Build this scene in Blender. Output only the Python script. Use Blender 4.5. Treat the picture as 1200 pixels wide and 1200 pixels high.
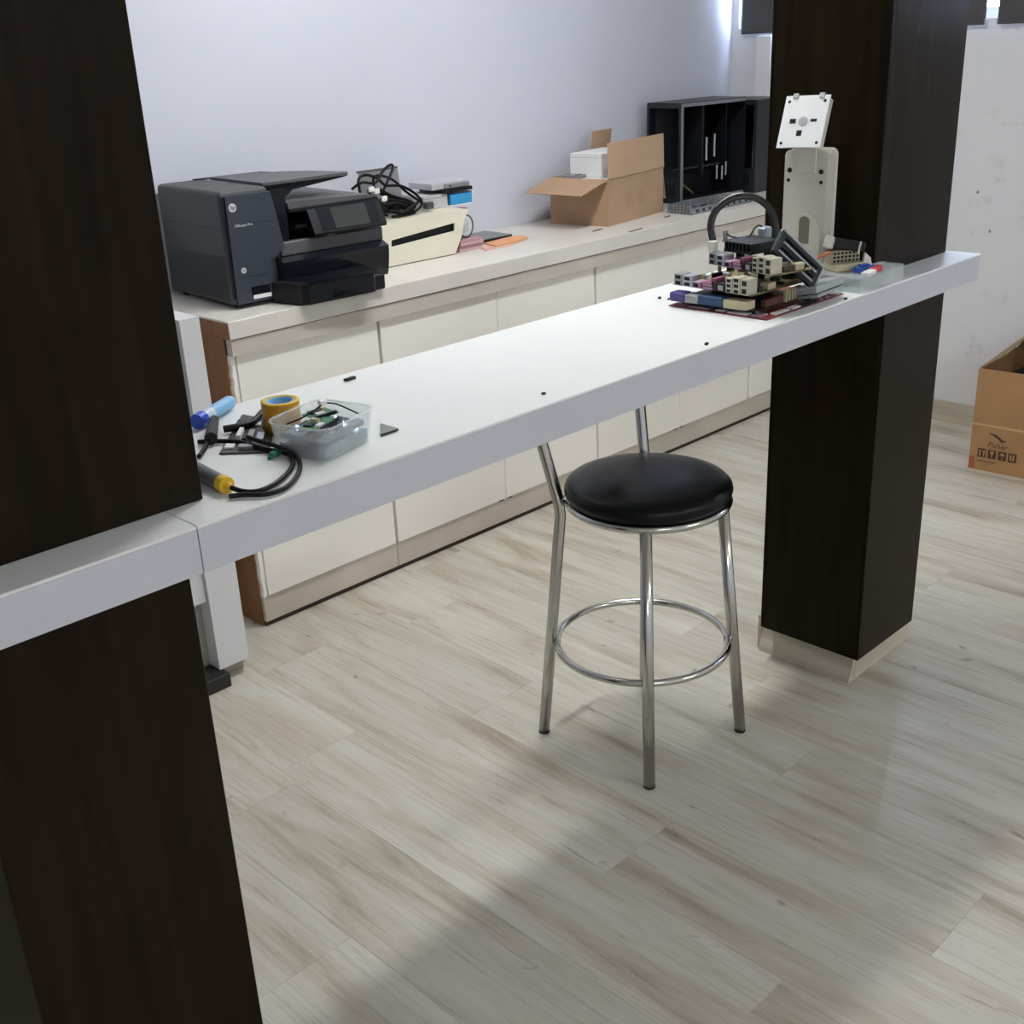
import bpy, bmesh, math, random
import numpy as np
from mathutils import Vector, Matrix
random.seed(7)
for o in list(bpy.data.objects): bpy.data.objects.remove(o)
SC = bpy.context.scene
COL = SC.collection
R = math.radians

# ------------------------------------------------------------------ camera
FPX, YAW, PITCH, ROLL, CZ = 1359.27, -0.7713, -0.3896, -0.0467, 1.5775
def cam_axes():
    cy, sy, cp, sp = math.cos(YAW), math.sin(YAW), math.cos(PITCH), math.sin(PITCH)
    fw = Vector((-sy*cp, cy*cp, sp)); r = Vector((cy, sy, 0)); u = r.cross(fw)
    cr, sr = math.cos(ROLL), math.sin(ROLL)
    return fw, cr*r+sr*u, -sr*r+cr*u
FW, RT, UP = cam_axes()
EYE = Vector((0, 0, CZ))
cam = bpy.data.cameras.new('camera'); camo = bpy.data.objects.new('camera', cam); COL.objects.link(camo)
cam.sensor_width = 36; cam.lens = FPX/1200*36; cam.clip_start = .02
m = Matrix((RT, UP, -FW)).transposed().to_4x4(); m.translation = EYE; camo.matrix_world = m
SC.camera = camo

# ------------------------------------------------------------------ world, exposure
W = bpy.data.worlds.new('daylight'); SC.world = W; W.use_nodes = True
bg = W.node_tree.nodes['Background']; bg.inputs[0].default_value = (.62, .74, 1, 1); bg.inputs[1].default_value = 40.0
SC.view_settings.view_transform = 'Standard'; SC.view_settings.look = 'None'
SC.view_settings.gamma = 1; SC.view_settings.use_curve_mapping = False
SC.view_settings.exposure = 0.14
LAMP_BENCH, LAMP_ROOM = 60.0, 38.0       # emission of the two kinds of ceiling lamp

def ray(px, py):
    return (FW*FPX + RT*(px-600) - UP*(py-600)).normalized()
def at(px, py, z):                      # photo pixel -> point on a level surface
    d = ray(px, py); t = (z-CZ)/d.z; return EYE + d*t
def aty(px, py, y):
    d = ray(px, py); return EYE + d*(y/d.y)
def atx(px, py, x):
    d = ray(px, py); return EYE + d*(x/d.x)

# ------------------------------------------------------------------ materials
MATS = {}
def mat(name, col, rough=.5, metal=0., var=0., vscale=8., bump=0., bscale=60., spec=.5, stretch=(1,1,1), coat=0., trans=0., emis=None):
    if name in MATS: return MATS[name]
    M = bpy.data.materials.new(name); M.use_nodes = True; nt = M.node_tree; b = nt.nodes['Principled BSDF']
    b.inputs['Roughness'].default_value = rough; b.inputs['Metallic'].default_value = metal
    b.inputs['Specular IOR Level'].default_value = spec
    if coat: b.inputs['Coat Weight'].default_value = coat; b.inputs['Coat Roughness'].default_value = .12
    if trans: b.inputs['Transmission Weight'].default_value = trans
    c = (*col, 1)
    b.inputs['Base Color'].default_value = c
    if emis:
        b.inputs['Emission Color'].default_value = (*emis[0], 1); b.inputs['Emission Strength'].default_value = emis[1]
    if var or bump:
        tc = nt.nodes.new('ShaderNodeTexCoord'); mp = nt.nodes.new('ShaderNodeMapping'); mp.inputs['Scale'].default_value = stretch
        nt.links.new(tc.outputs['Object'], mp.inputs[0])
        if var:
            n = nt.nodes.new('ShaderNodeTexNoise'); n.inputs['Scale'].default_value = vscale; n.inputs['Detail'].default_value = 5
            nt.links.new(mp.outputs[0], n.inputs['Vector'])
            cr = nt.nodes.new('ShaderNodeValToRGB'); e = cr.color_ramp.elements
            e[0].position = .3; e[1].position = .7
            e[0].color = (*[v*(1-var) for v in col], 1); e[1].color = (*[min(1, v*(1+var)) for v in col], 1)
            nt.links.new(n.outputs['Fac'], cr.inputs[0]); nt.links.new(cr.outputs[0], b.inputs['Base Color'])
        if bump:
            n2 = nt.nodes.new('ShaderNodeTexNoise'); n2.inputs['Scale'].default_value = bscale; n2.inputs['Detail'].default_value = 4
            nt.links.new(mp.outputs[0], n2.inputs['Vector'])
            bp = nt.nodes.new('ShaderNodeBump'); bp.inputs['Strength'].default_value = bump; bp.inputs['Distance'].default_value = .002
            nt.links.new(n2.outputs['Fac'], bp.inputs['Height']); nt.links.new(bp.outputs[0], b.inputs['Normal'])
    MATS[name] = M; return M

def plank_mat():
    M = bpy.data.materials.new('vinyl_plank'); M.use_nodes = True; nt = M.node_tree; N = nt.nodes; L = nt.links; b = N['Principled BSDF']
    geo = N.new('ShaderNodeNewGeometry'); oi = N.new('ShaderNodeObjectInfo')
    mul = N.new('ShaderNodeMath'); mul.operation = 'MULTIPLY'; mul.inputs[1].default_value = 60; L.new(oi.outputs['Random'], mul.inputs[0])
    def noise(scale, det, rough, dist=0., woff=0.):
        mp = N.new('ShaderNodeMapping'); mp.inputs['Scale'].default_value = scale; L.new(geo.outputs['Position'], mp.inputs[0])
        n = N.new('ShaderNodeTexNoise'); n.noise_dimensions = '4D'; n.inputs['Scale'].default_value = 1; n.inputs['Detail'].default_value = det
        n.inputs['Roughness'].default_value = rough; n.inputs['Distortion'].default_value = dist
        ad = N.new('ShaderNodeMath'); ad.operation = 'ADD'; ad.inputs[1].default_value = woff; L.new(mul.outputs[0], ad.inputs[0])
        L.new(mp.outputs[0], n.inputs['Vector']); L.new(ad.outputs[0], n.inputs['W']); return n
    def ramp(n, stops):
        cr = N.new('ShaderNodeValToRGB'); e = cr.color_ramp.elements
        e[0].position, e[0].color = stops[0][0], (*stops[0][1], 1); e[1].position, e[1].color = stops[-1][0], (*stops[-1][1], 1)
        for p, c in stops[1:-1]: k = e.new(p); k.color = (*c, 1)
        L.new(n.outputs['Fac'], cr.inputs[0]); return cr
    broad = ramp(noise((10, 1.5, 1), 5, .6, .8), [(.30, (.34, .285, .21)), (.42, (.50, .455, .37)), (.52, (.575, .545, .465)), (.66, (.62, .60, .525))])
    grain = ramp(noise((110, 4.2, 1), 6, .7, .5, 3.1), [(.34, (.62, .575, .52)), (.47, (.93, .92, .90)), (.58, (1, 1, 1))])
    streak = ramp(noise((46, 2.8, 1), 5, .65, 1.2, 7.7), [(.28, (.50, .44, .37)), (.37, (1, 1, 1)), (1, (1, 1, 1))])
    def mixm(a, c, f):
        x = N.new('ShaderNodeMix'); x.data_type = 'RGBA'; x.blend_type = 'MULTIPLY'; x.inputs[0].default_value = f
        L.new(a, x.inputs[6]); L.new(c, x.inputs[7]); return x.outputs[2]
    knot = ramp(noise((11, 6.5, 1), 1, .4, 2.2, 15.3), [(.20, (.42, .36, .29)), (.275, (1, 1, 1)), (1, (1, 1, 1))])
    c = mixm(broad.outputs[0], grain.outputs[0], .62); c = mixm(c, streak.outputs[0], .8); c = mixm(c, knot.outputs[0], .7)
    hs = N.new('ShaderNodeHueSaturation'); L.new(c, hs.inputs['Color'])
    mr = N.new('ShaderNodeMapRange'); mr.inputs['To Min'].default_value = .94; mr.inputs['To Max'].default_value = 1.06
    L.new(oi.outputs['Random'], mr.inputs[0]); L.new(mr.outputs[0], hs.inputs['Value']); hs.inputs['Saturation'].default_value = .95
    L.new(hs.outputs[0], b.inputs['Base Color'])
    b.inputs['Roughness'].default_value = .36; b.inputs['Specular IOR Level'].default_value = .45
    bp = N.new('ShaderNodeBump'); bp.inputs['Strength'].default_value = .15; bp.inputs['Distance'].default_value = .001
    L.new(grain.outputs[0], bp.inputs['Height']); L.new(bp.outputs[0], b.inputs['Normal'])
    return M

def wall_mat(name, col, stains):
    M = bpy.data.materials.new(name); M.use_nodes = True; nt = M.node_tree; N = nt.nodes; L = nt.links; b = N['Principled BSDF']
    geo = N.new('ShaderNodeNewGeometry')
    n = N.new('ShaderNodeTexNoise'); n.inputs['Scale'].default_value = 1.7; n.inputs['Detail'].default_value = 4; L.new(geo.outputs['Position'], n.inputs['Vector'])
    cr = N.new('ShaderNodeValToRGB'); e = cr.color_ramp.elements; e[0].position = .35; e[1].position = .65
    e[0].color = (*[v*.96 for v in col], 1); e[1].color = (*col, 1); L.new(n.outputs['Fac'], cr.inputs[0])
    out = cr.outputs[0]
    if stains:
        n3 = N.new('ShaderNodeTexNoise'); n3.inputs['Scale'].default_value = 7; n3.inputs['Detail'].default_value = 8; n3.inputs['Roughness'].default_value = .7
        L.new(geo.outputs['Position'], n3.inputs['Vector'])
        c3 = N.new('ShaderNodeValToRGB'); e = c3.color_ramp.elements; e[0].position = .33; e[1].position = .42
        e[0].color = (.86, .85, .85, 1); e[1].color = (1, 1, 1, 1); L.new(n3.outputs['Fac'], c3.inputs[0])
        x = N.new('ShaderNodeMix'); x.data_type = 'RGBA'; x.blend_type = 'MULTIPLY'; x.inputs[0].default_value = 1
        L.new(out, x.inputs[6]); L.new(c3.outputs[0], x.inputs[7]); out = x.outputs[2]
    L.new(out, b.inputs['Base Color']); b.inputs['Roughness'].default_value = .62
    n2 = N.new('ShaderNodeTexNoise'); n2.inputs['Scale'].default_value = 38 if stains else 14; n2.inputs['Detail'].default_value = 5; L.new(geo.outputs['Position'], n2.inputs['Vector'])
    bp = N.new('ShaderNodeBump'); bp.inputs['Strength'].default_value = .25 if stains else .1; bp.inputs['Distance'].default_value = .004
    L.new(n2.outputs['Fac'], bp.inputs['Height']); L.new(bp.outputs[0], b.inputs['Normal'])
    return M

def clear_mat(name, col, fac, rough=.15):
    M = bpy.data.materials.new(name); M.use_nodes = True; nt = M.node_tree; N = nt.nodes; L = nt.links; b = N['Principled BSDF']
    b.inputs['Base Color'].default_value = (*col, 1); b.inputs['Roughness'].default_value = rough
    t = N.new('ShaderNodeBsdfTransparent'); t.inputs[0].default_value = (*[min(1, .5+.55*v) for v in col], 1)
    mx = N.new('ShaderNodeMixShader'); mx.inputs[0].default_value = fac
    L.new(t.outputs[0], mx.inputs[1]); L.new(b.outputs[0], mx.inputs[2]); L.new(mx.outputs[0], N['Material Output'].inputs[0])
    return M

PLANK = plank_mat()
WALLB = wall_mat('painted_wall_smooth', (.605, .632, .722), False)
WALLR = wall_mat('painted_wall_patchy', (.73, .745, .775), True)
CEIL = mat('ceiling_paint', (.8, .8, .8), .8, var=.02)
WENGE = mat('dark_wenge_veneer', (.0135, .0085, .0045), .27, var=.35, vscale=3, stretch=(14, 14, .8), bump=.05, bscale=30, spec=.07)
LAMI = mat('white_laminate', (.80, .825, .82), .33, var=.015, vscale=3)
LAMIE = mat('shaded_laminate_edge', (.55, .57, .635), .5, var=.02, vscale=6)  # same white laminate, with the fascia's bluish shade put into the colour
CABW = mat('cream_cabinet_paint', (.90, .875, .81), .4, var=.02, vscale=2.5, bump=.05)
SLABM = mat('cream_worktop_laminate', (.72, .69, .645), .3, var=.04, vscale=9)
RAILM = mat('taupe_rail', (.56, .51, .45), .5, var=.06, vscale=6)
PLINM = mat('taupe_plinth', (.56, .51, .43), .5, var=.10, vscale=5)
DARKM = mat('dark_gap_strip', (.045, .025, .015), .7)
BROWN = mat('raw_brown_board', (.25, .115, .043), .6, var=.18, vscale=3, stretch=(8, 8, 1))
WHITE = mat('white_board', (.72, .725, .75), .4, var=.02)
CHROME = mat('chrome', (.56, .56, .53), .16, 1.0)
STEEL = mat('zinc_steel', (.52, .55, .57), .35, .9, var=.1, vscale=30)
VINYL = mat('black_vinyl', (.003, .004, .005), .33, bump=.10, bscale=220, spec=.2)
RUBBER = mat('black_rubber', (.012, .012, .012), .6)
BLACKP = mat('black_plastic', (.006, .0075, .0105), .42, spec=.3)
GLOSSB = mat('gloss_black_plastic', (.006, .008, .013), .14)
GREYP = mat('charcoal_plastic', (.052, .056, .06), .5, bump=.05, bscale=300)
GREYT = mat('grey_lid_plastic', (.085, .087, .095), .45)
BLUEP = mat('slate_blue_plastic', (.033, .043, .062), .42)
SCREEN = mat('dark_screen_glass', (.035, .042, .04), .12)
BEIGE = mat('ivory_plastic', (.74, .71, .58), .45, var=.03)
WHITEP = mat('white_plastic', (.77, .77, .73), .4)
CREAMP = mat('cream_metal_paint', (.60, .59, .52), .45)
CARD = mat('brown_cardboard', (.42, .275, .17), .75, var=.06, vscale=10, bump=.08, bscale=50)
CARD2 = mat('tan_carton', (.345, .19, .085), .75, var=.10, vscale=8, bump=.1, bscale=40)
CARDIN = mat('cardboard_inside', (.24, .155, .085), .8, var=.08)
PRINT = mat('dark_print', (.05, .025, .012), .7)
PRINTF = mat('faint_print', (.385, .25, .153), .75)
SILVERP = mat('silver_print', (.62, .64, .68), .4)
PAPERW = mat('white_paper', (.8, .8, .8), .7)
PCBT = mat('tan_circuit_board', (.17, .135, .06), .45, var=.35, vscale=60)
PCBR = mat('maroon_circuit_board', (.19, .03, .032), .4, var=.4, vscale=70)
PCBG = mat('green_circuit_board', (.02, .19, .07), .4, var=.45, vscale=70)
PCBK = mat('black_circuit_board', (.02, .021, .02), .4, var=.5, vscale=60)
PINK = mat('mauve_connector', (.20, .045, .10), .45)
LILAC = mat('lilac_connector', (.40, .27, .38), .45)
BLUEC = mat('blue_connector', (.02, .07, .33), .4)
SLATEC = mat('slate_connector', (.015, .055, .14), .4)
CREAMC = mat('ivory_connector', (.52, .47, .31), .5)
REDC = mat('red_plastic', (.55, .03, .045), .4)
WIRE = mat('black_cable', (.005, .005, .006), .45, spec=.22)
ORANGE = mat('orange_wire', (.60, .20, .06), .5)
BAG = mat('antistatic_bag', (.26, .33, .40), .14, .75, var=.45, vscale=60, bump=1.0, bscale=70)
CYAN = mat('cyan_box', (.03, .30, .62), .4)
YELLOW = mat('yellow_plastic', (.72, .46, .03), .4)
AMBER = mat('amber_tape', (.52, .27, .02), .35)
SKYB = mat('sky_blue_label', (.22, .50, .80), .35)
ROYAL = mat('royal_blue_cap', (.01, .06, .50), .35)
TEAL = mat('teal_plastic', (.02, .17, .12), .4)
PEACH = mat('orange_sheet', (.72, .36, .17), .6)
ROSE = mat('rose_sheet', (.55, .36, .36), .6)
GREYM = mat('grey_sheet_metal', (.33, .34, .355), .4, .6)
OLIVE = mat('grey_olive_panel', (.26, .265, .21), .6)
BLIND = mat('charcoal_blind', (.06, .058, .062), .7, var=.12, vscale=3)
SILL = mat('window_frame_white', (.8, .8, .82), .5)
SKIRT = mat('laminate_skirting', (.52, .47, .375), .45, var=.16, vscale=3.0, stretch=(1, 1, 9))
LAMPM = mat('lamp_housing', (.8, .8, .8), .5)
CLEAR = clear_mat('clear_plastic', (.88, .92, .95), .19, .10)
CLEAR2 = clear_mat('cloudy_clear_plastic', (.86, .90, .92), .26, .2)
GLASS = clear_mat('window_glass', (.9, .95, 1), .08, .02)

# ------------------------------------------------------------------ mesh helpers
class MB:
    def __init__(s): s.v = []; s.f = []; s.sm = []
    def add(s, verts, faces, M=None, smooth=False):
        k = len(s.v); s.v += [tuple(M @ Vector(v)) if M else tuple(v) for v in verts]
        s.f += [tuple(i+k for i in f) for f in faces]; s.sm += [smooth]*len(faces); return s
    def box(s, x0, y0, z0, x1, y1, z1, bev=0., M=None, seg=1):
        bm = bmesh.new(); bmesh.ops.create_cube(bm, size=1)
        for v in bm.verts: v.co = Vector(((x0+x1)/2+v.co.x*(x1-x0), (y0+y1)/2+v.co.y*(y1-y0), (z0+z1)/2+v.co.z*(z1-z0)))
        if bev: bmesh.ops.bevel(bm, geom=list(bm.edges), offset=bev, segments=seg, affect='EDGES', profile=.5)
        bm.verts.index_update(); s.add([v.co.copy() for v in bm.verts], [[v.index for v in f.verts] for f in bm.faces], M); bm.free(); return s
    def prism(s, poly, a0, a1, axis='z', M=None):       # polygon extruded along an axis
        n = len(poly)
        def P(u, v, w): return {'z': (u, v, w), 'y': (u, w, v), 'x': (w, u, v)}[axis]
        vs = [P(u, v, a0) for u, v in poly] + [P(u, v, a1) for u, v in poly]
        fs = [list(range(n))[::-1], list(range(n, 2*n))] + [[i, (i+1) % n, n+(i+1) % n, n+i] for i in range(n)]
        return s.add(vs, fs, M)
    def lathe(s, prof, n=24, M=None, cap=True, smooth=True):
        vs = []; fs = []
        for r, z in prof:
            for i in range(n): a = 2*math.pi*i/n; vs.append((r*math.cos(a), r*math.sin(a), z))
        for k in range(len(prof)-1):
            for i in range(n): j = (i+1) % n; fs.append([k*n+i, k*n+j, (k+1)*n+j, (k+1)*n+i])
        s.add(vs, fs, M, smooth)
        if cap:
            for k, rev in ((0, True), (len(prof)-1, False)):
                ring = [vs[k*n+i] for i in range(n)]; s.add(ring, [list(range(n))[::-1] if rev else list(range(n))], M)
        return s
    def cyl(s, a, b, r, n=14, r2=None, smooth=True):
        a, b = Vector(a), Vector(b); d = b-a; q = d.to_track_quat('Z', 'Y').to_matrix().to_4x4(); q.translation = a
        return s.lathe([(r, 0), (r if r2 is None else r2, d.length)], n, q, True, smooth)
    def tube(s, pts, r, n=8, closed=False, w=None, flat=None):     # round cable, or flat band when w is given
        pts = [Vector(p) for p in pts]; N = len(pts); vs = []; fs = []; prev = None
        for i, p in enumerate(pts):
            t = (pts[(i+1) % N]-pts[i-1]) if closed else (pts[min(i+1, N-1)]-pts[max(i-1, 0)])
            t.normalize()
            ref = prev if prev is not None else (flat if flat is not None else (Vector((0, 0, 1)) if abs(t.z) < .9 else Vector((1, 0, 0))))
            b = (Vector(ref)-t*Vector(ref).dot(t)).normalized(); prev = b; c = t.cross(b)
            for k in range(n):
                a = 2*math.pi*(k+.5)/n
                vs.append(p + b*math.cos(a)*r*(1 if w is None else w) + c*math.sin(a)*r)
        M_ = N if closed else N-1
        for i in range(M_):
            for k in range(n): fs.append([i*n+k, i*n+(k+1) % n, ((i+1) % N)*n+(k+1) % n, ((i+1) % N)*n+k])
        if not closed: fs += [list(range(n))[::-1], [(N-1)*n+k for k in range(n)]]
        return s.add(vs, fs, None, True)
    def mesh(s, name):
        me = bpy.data.meshes.new(name); me.from_pydata(s.v, [], s.f)
        bm = bmesh.new(); bm.from_mesh(me)
        for f, sm in zip(bm.faces, s.sm): f.smooth = sm
        bmesh.ops.recalc_face_normals(bm, faces=bm.faces); bm.to_mesh(me); bm.free(); me.update(); return me
def spline(pts, k=8, closed=False):
    P = [Vector(p) for p in pts]; n = len(P); out = []
    for i in range(n if closed else n-1):
        g = (lambda j: P[j % n]) if closed else (lambda j: P[max(0, min(n-1, j))])
        a, b, c, d = g(i-1), g(i), g(i+1), g(i+2)
        for j in range(k):
            t = j/k; out.append(.5*((2*b)+(c-a)*t+(2*a-5*b+4*c-d)*t*t+(3*b-a-3*c+d)*t**3))
    if not closed: out.append(P[-1])
    return out

def tag(o, label=None, cat=None, group=None, kind=None):
    if label: o['label'] = label
    if cat: o['category'] = cat
    if group: o['group'] = group
    if kind: o['kind'] = kind
    return o
def obj(name, mb, material, parent=None, loc=None, rot=None):
    me = mb if isinstance(mb, bpy.types.Mesh) else mb.mesh(name)
    if material and not me.materials: me.materials.append(material)
    o = bpy.data.objects.new(name, me); COL.objects.link(o)
    if parent: o.parent = parent
    if loc is not None: o.location = loc
    if rot is not None: o.rotation_euler = rot
    return o
def thing(name, label, cat, loc=(0, 0, 0), rz=0., group=None, rot=None):
    o = bpy.data.objects.new(name, None); COL.objects.link(o); o.empty_display_size = .05
    o.location = loc; o.rotation_euler = rot if rot else (0, 0, rz); return tag(o, label, cat, group)
def solo(name, mb, material, label, cat, group=None, loc=None, rot=None):
    return tag(obj(name, mb, material, None, loc, rot), label, cat, group)
def struct(name, mb, material, label=None):
    return tag(obj(name, mb, material), label, None, None, 'structure')
def text_mesh(s, size, extrude=.0004, shear=0.):
    c = bpy.data.curves.new('lettering', 'FONT'); c.body = s; c.size = size; c.extrude = extrude; c.shear = shear; c.align_x = 'CENTER'; c.align_y = 'CENTER'; c.resolution_u = 3
    o = bpy.data.objects.new('lettering', c); COL.objects.link(o)
    dg = bpy.context.evaluated_depsgraph_get(); me = bpy.data.meshes.new_from_object(o.evaluated_get(dg))
    bpy.data.objects.remove(o); bpy.data.curves.remove(c); me.name = 'lettering'; return me

# ================================================================== the setting
ZT, ZB, YC, YB = 1.05, .9881, 1.1848, 1.5898          # bar counter
SZ = .9122                                           # cabinet worktop
WY, WX = 3.17, 4.551                                 # back wall, window wall
X0, Y0, ZC = -2.6, -4.0, 2.68
floor = struct('floor', MB().box(X0, Y0, -.06, WX+.1, WY+.1, -.004), mat('screed', (.36, .33, .28), .9))
PW, PL = .2275, 1.22
cache = {}
k0 = math.floor((X0-1.653)/PW)
for k in range(k0, 13):
    x0 = 1.653+k*PW; x1 = min(x0+PW, WX); xa = max(x0, X0)
    if x1-xa < .01: continue
    off = {0: .665, 1: 1.17, 2: .21, -1: .03, -2: .83, 3: .52}.get(k, random.uniform(0, PL))
    y = off - PL*math.ceil((off-Y0)/PL)
    while y < WY:
        ya, yb = max(y, Y0), min(y+PL, WY)
        if yb-ya > .02:
            key = (round(x1-xa, 4), round(yb-ya, 4))
            if key not in cache:
                b = MB().box(-key[0]/2+.0002, -key[1]/2+.0002, -.004, key[0]/2-.0002, key[1]/2-.0002, 0, .0003)
                cache[key] = b.mesh('plank'); cache[key].materials.append(PLANK)
            obj('plank', cache[key], None, floor, ((xa+x1)/2, (ya+yb)/2, 0))
        y += PL
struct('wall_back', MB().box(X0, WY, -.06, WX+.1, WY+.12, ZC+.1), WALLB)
WZ0, WZ1, WYa, WYb = 1.56, 2.5, .55, 3.135
wr = MB().box(WX, Y0, -.06, WX+.12, WY, WZ0).box(WX, Y0, WZ1, WX+.12, WY, ZC+.1).box(WX, Y0, WZ0, WX+.12, WYa, WZ1).box(WX, WYb, WZ0, WX+.12, WY, WZ1)
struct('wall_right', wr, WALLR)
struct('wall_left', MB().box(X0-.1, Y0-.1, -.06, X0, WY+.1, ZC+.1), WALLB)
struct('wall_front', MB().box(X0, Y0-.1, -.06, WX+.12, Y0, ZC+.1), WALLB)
struct('ceiling', MB().box(X0-.1, Y0-.1, ZC, WX+.12, WY+.12, ZC+.1), CEIL)
bb = struct('baseboard_right', MB().box(WX-.012, Y0, 0, WX, WY, .0854, .002), SKIRT)
struct('baseboard_back', MB().box(X0, WY-.012, 0, 1.3, WY, .0854, .002), SKIRT)
# window behind the blinds
win = tag(bpy.data.objects.new('window_1', None), None, None, None, 'structure'); COL.objects.link(win); win.location = (WX, (WYa+WYb)/2, WZ0)
hw, hh = (WYb-WYa)/2, WZ1-WZ0
fr = MB()
for a in (-hw, -.02, hw-.04): fr.box(.02, a, 0, .08, a+.04, hh)
fr.box(.02, -hw, 0, .08, hw, .04).box(.02, -hw, hh-.04, .08, hw, hh)
obj('window_frame', fr, SILL, win)
for a, b in ((-hw+.04, -.02), (.02, hw-.04)): obj('pane', MB().box(.045, a, .04, .05, b, hh-.04), GLASS, win)

def blind(ya, yb, label):
    t = thing('window_blind', label, 'blind', (WX-.028, (ya+yb)/2, 1.538), 0, 'blinds over the window'); h = (yb-ya)/2
    nsl = 2
    obj('fabric', MB().box(0, -h, .02, .004, h, 1.02), BLIND, t)
    obj('bottom_rail', MB().box(-.006, -h, 0, .010, h, .022, .003), BLIND, t)
    obj('head_rail', MB().box(-.012, -h, 1.02, .026, h, 1.07, .003), BLIND, t)
blind(2.032, 3.100, 'charcoal window blind hanging above the computer cases')
blind(.70, 1.986, 'charcoal window blind hanging above the carton on the floor')

# ceiling lamps (the light of the room)
def batten(x, y, L, wid, power, label, group=None, col=(1, .995, .97)):
    t = thing('ceiling_lamp', label, 'lamp', (x, y, ZC), 0, group)
    obj('housing', MB().box(-L/2-.02, -wid/2-.01, -.04, L/2+.02, wid/2+.01, 0, .004), LAMPM, t)
    e = bpy.data.materials.new('lamp_diffuser'); e.use_nodes = True; b = e.node_tree.nodes['Principled BSDF']
    b.inputs['Base Color'].default_value = (.8, .8, .8, 1); b.inputs['Emission Color'].default_value = (*col, 1); b.inputs['Emission Strength'].default_value = power
    obj('diffuser', MB().box(-L/2, -wid/2, -.07, L/2, wid/2, -.04, .004), e, t)
batten(2.3, 1.93, 1.3, .12, LAMP_BENCH, 'lit ceiling batten over the aisle behind the bar counter')
for x, y in ((2.7, -2.5), (-.6, -2.5)):
    batten(x, y, 1.2, .3, LAMP_ROOM, 'lit ceiling panel over the open floor, ' + ('on the side of the window wall' if x > 1 else 'on the side away from the window wall'), 'ceiling panels over the open floor')

# ================================================================== pillars
def shaft(t, name, x0, x1, y0, y1, z0, z1):
    s = bpy.data.objects.new(name, None); COL.objects.link(s); s.parent = t; th = .006
    g = .0006
    obj('board', MB().box(x0, y0, z0, x1, y0+th, z1, .0012), WENGE, s)
    obj('board', MB().box(x0, y1-th, z0, x1, y1, z1, .0012), WENGE, s)
    obj('board', MB().box(x0, y0+th+g, z0, x0+th, y1-th-g, z1, .0012), WENGE, s)
    obj('board', MB().box(x1-th, y0+th+g, z0, x1, y1-th-g, z1, .0012), WENGE, s)
    return s
def pillar(label, lo, up, base):
    cx, cy = (lo[0]+lo[1])/2, (lo[2]+lo[3])/2
    t = thing('wood_clad_pillar', label, 'pillar', (cx, cy, 0), 0, 'dark wood pillars carrying the counter')
    lo = (lo[0]-cx, lo[1]-cx, lo[2]-cy, lo[3]-cy); up = (up[0]-cx, up[1]-cx, up[2]-cy, up[3]-cy)
    shaft(t, 'lower_shaft', *lo, .0975, ZB-.001); shaft(t, 'upper_shaft', *up, ZT+.0005, ZC-.002)
    bx0, bx1, by0, by1 = base[0]-cx, base[1]-cx, base[2]-cy, base[3]-cy
    # skirting boards with a concave flare to the floor
    prof = lambda s: [(0, 0), (-.004*s, .0), (-.002*s, .014), (.008*s, .035), (.012*s, .060), (.012*s, .0975), (.024*s, .0975), (.024*s, 0)]
    obj('skirting_board', MB().prism([(bx0+u, z) for u, z in prof(1)], by0+.001, by1, 'y'), SKIRT, t)
    obj('skirting_board', MB().prism([(bx1-.012-u, z) for u, z in prof(1)], by0+.025, by1, 'y'), SKIRT, t)
    obj('skirting_board', MB().prism([(by0+.002, 0), (by0, .004), (by0+.002, .086), (by0+.012, .0975), (by0+.024, .0975), (by0+.024, 0)], bx0+.0255, bx1-.008, 'x'), SKIRT, t)
    obj('skirting_board', MB().prism([(by1+.001, 0), (by1+.001, .0975), (by1+.013, .0975), (by1+.013, 0)], bx0+.01, bx1-.01, 'x'), SKIRT, t)
pillar('dark wood pillar with beige skirting beside the chrome bar stool', (2.361, 2.643, 1.219, 1.5035), (2.3734, 2.7185, 1.2604, 1.547), (2.4033, 2.7203, 1.258, 1.531))
pillar('dark wood pillar at the counter end with the soldering tools', (.3318, .6227, 1.219, 1.5035), (.333, .6783, 1.2577, 1.544), (.375, .625, 1.258, 1.48))

# ================================================================== bar counter
def counter(x0, x1, label):
    cx = (x0+x1)/2; h = (x1-x0)/2; t = thing('bar_counter', label, 'counter', (cx, (YC+YB)/2, ZB), 0, 'white bar counter sections')
    d = (YB-YC)/2; H = ZT-ZB
    obj('top_panel', MB().box(-h, -d, H-.004, h, d, H, .0008), LAMI, t)
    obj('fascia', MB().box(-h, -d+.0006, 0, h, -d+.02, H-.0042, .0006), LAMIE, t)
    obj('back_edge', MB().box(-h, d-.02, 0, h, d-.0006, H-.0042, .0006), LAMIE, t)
    obj('core', MB().box(-h, -d+.0205, .002, h, d-.0205, H-.0045), WHITE, t)
counter(.6258, 2.7439, 'long white bar counter section over the chrome stool')
counter(-1.3, .6244, 'white bar counter section passing through the pillar by the soldering iron')
solo('under_counter_panel', MB().box(-1.3, 1.50, 0, .52, 1.518, ZB-.002, .001), OLIVE, 'dark grey panel closing the space below the counter section', 'panel')

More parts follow.
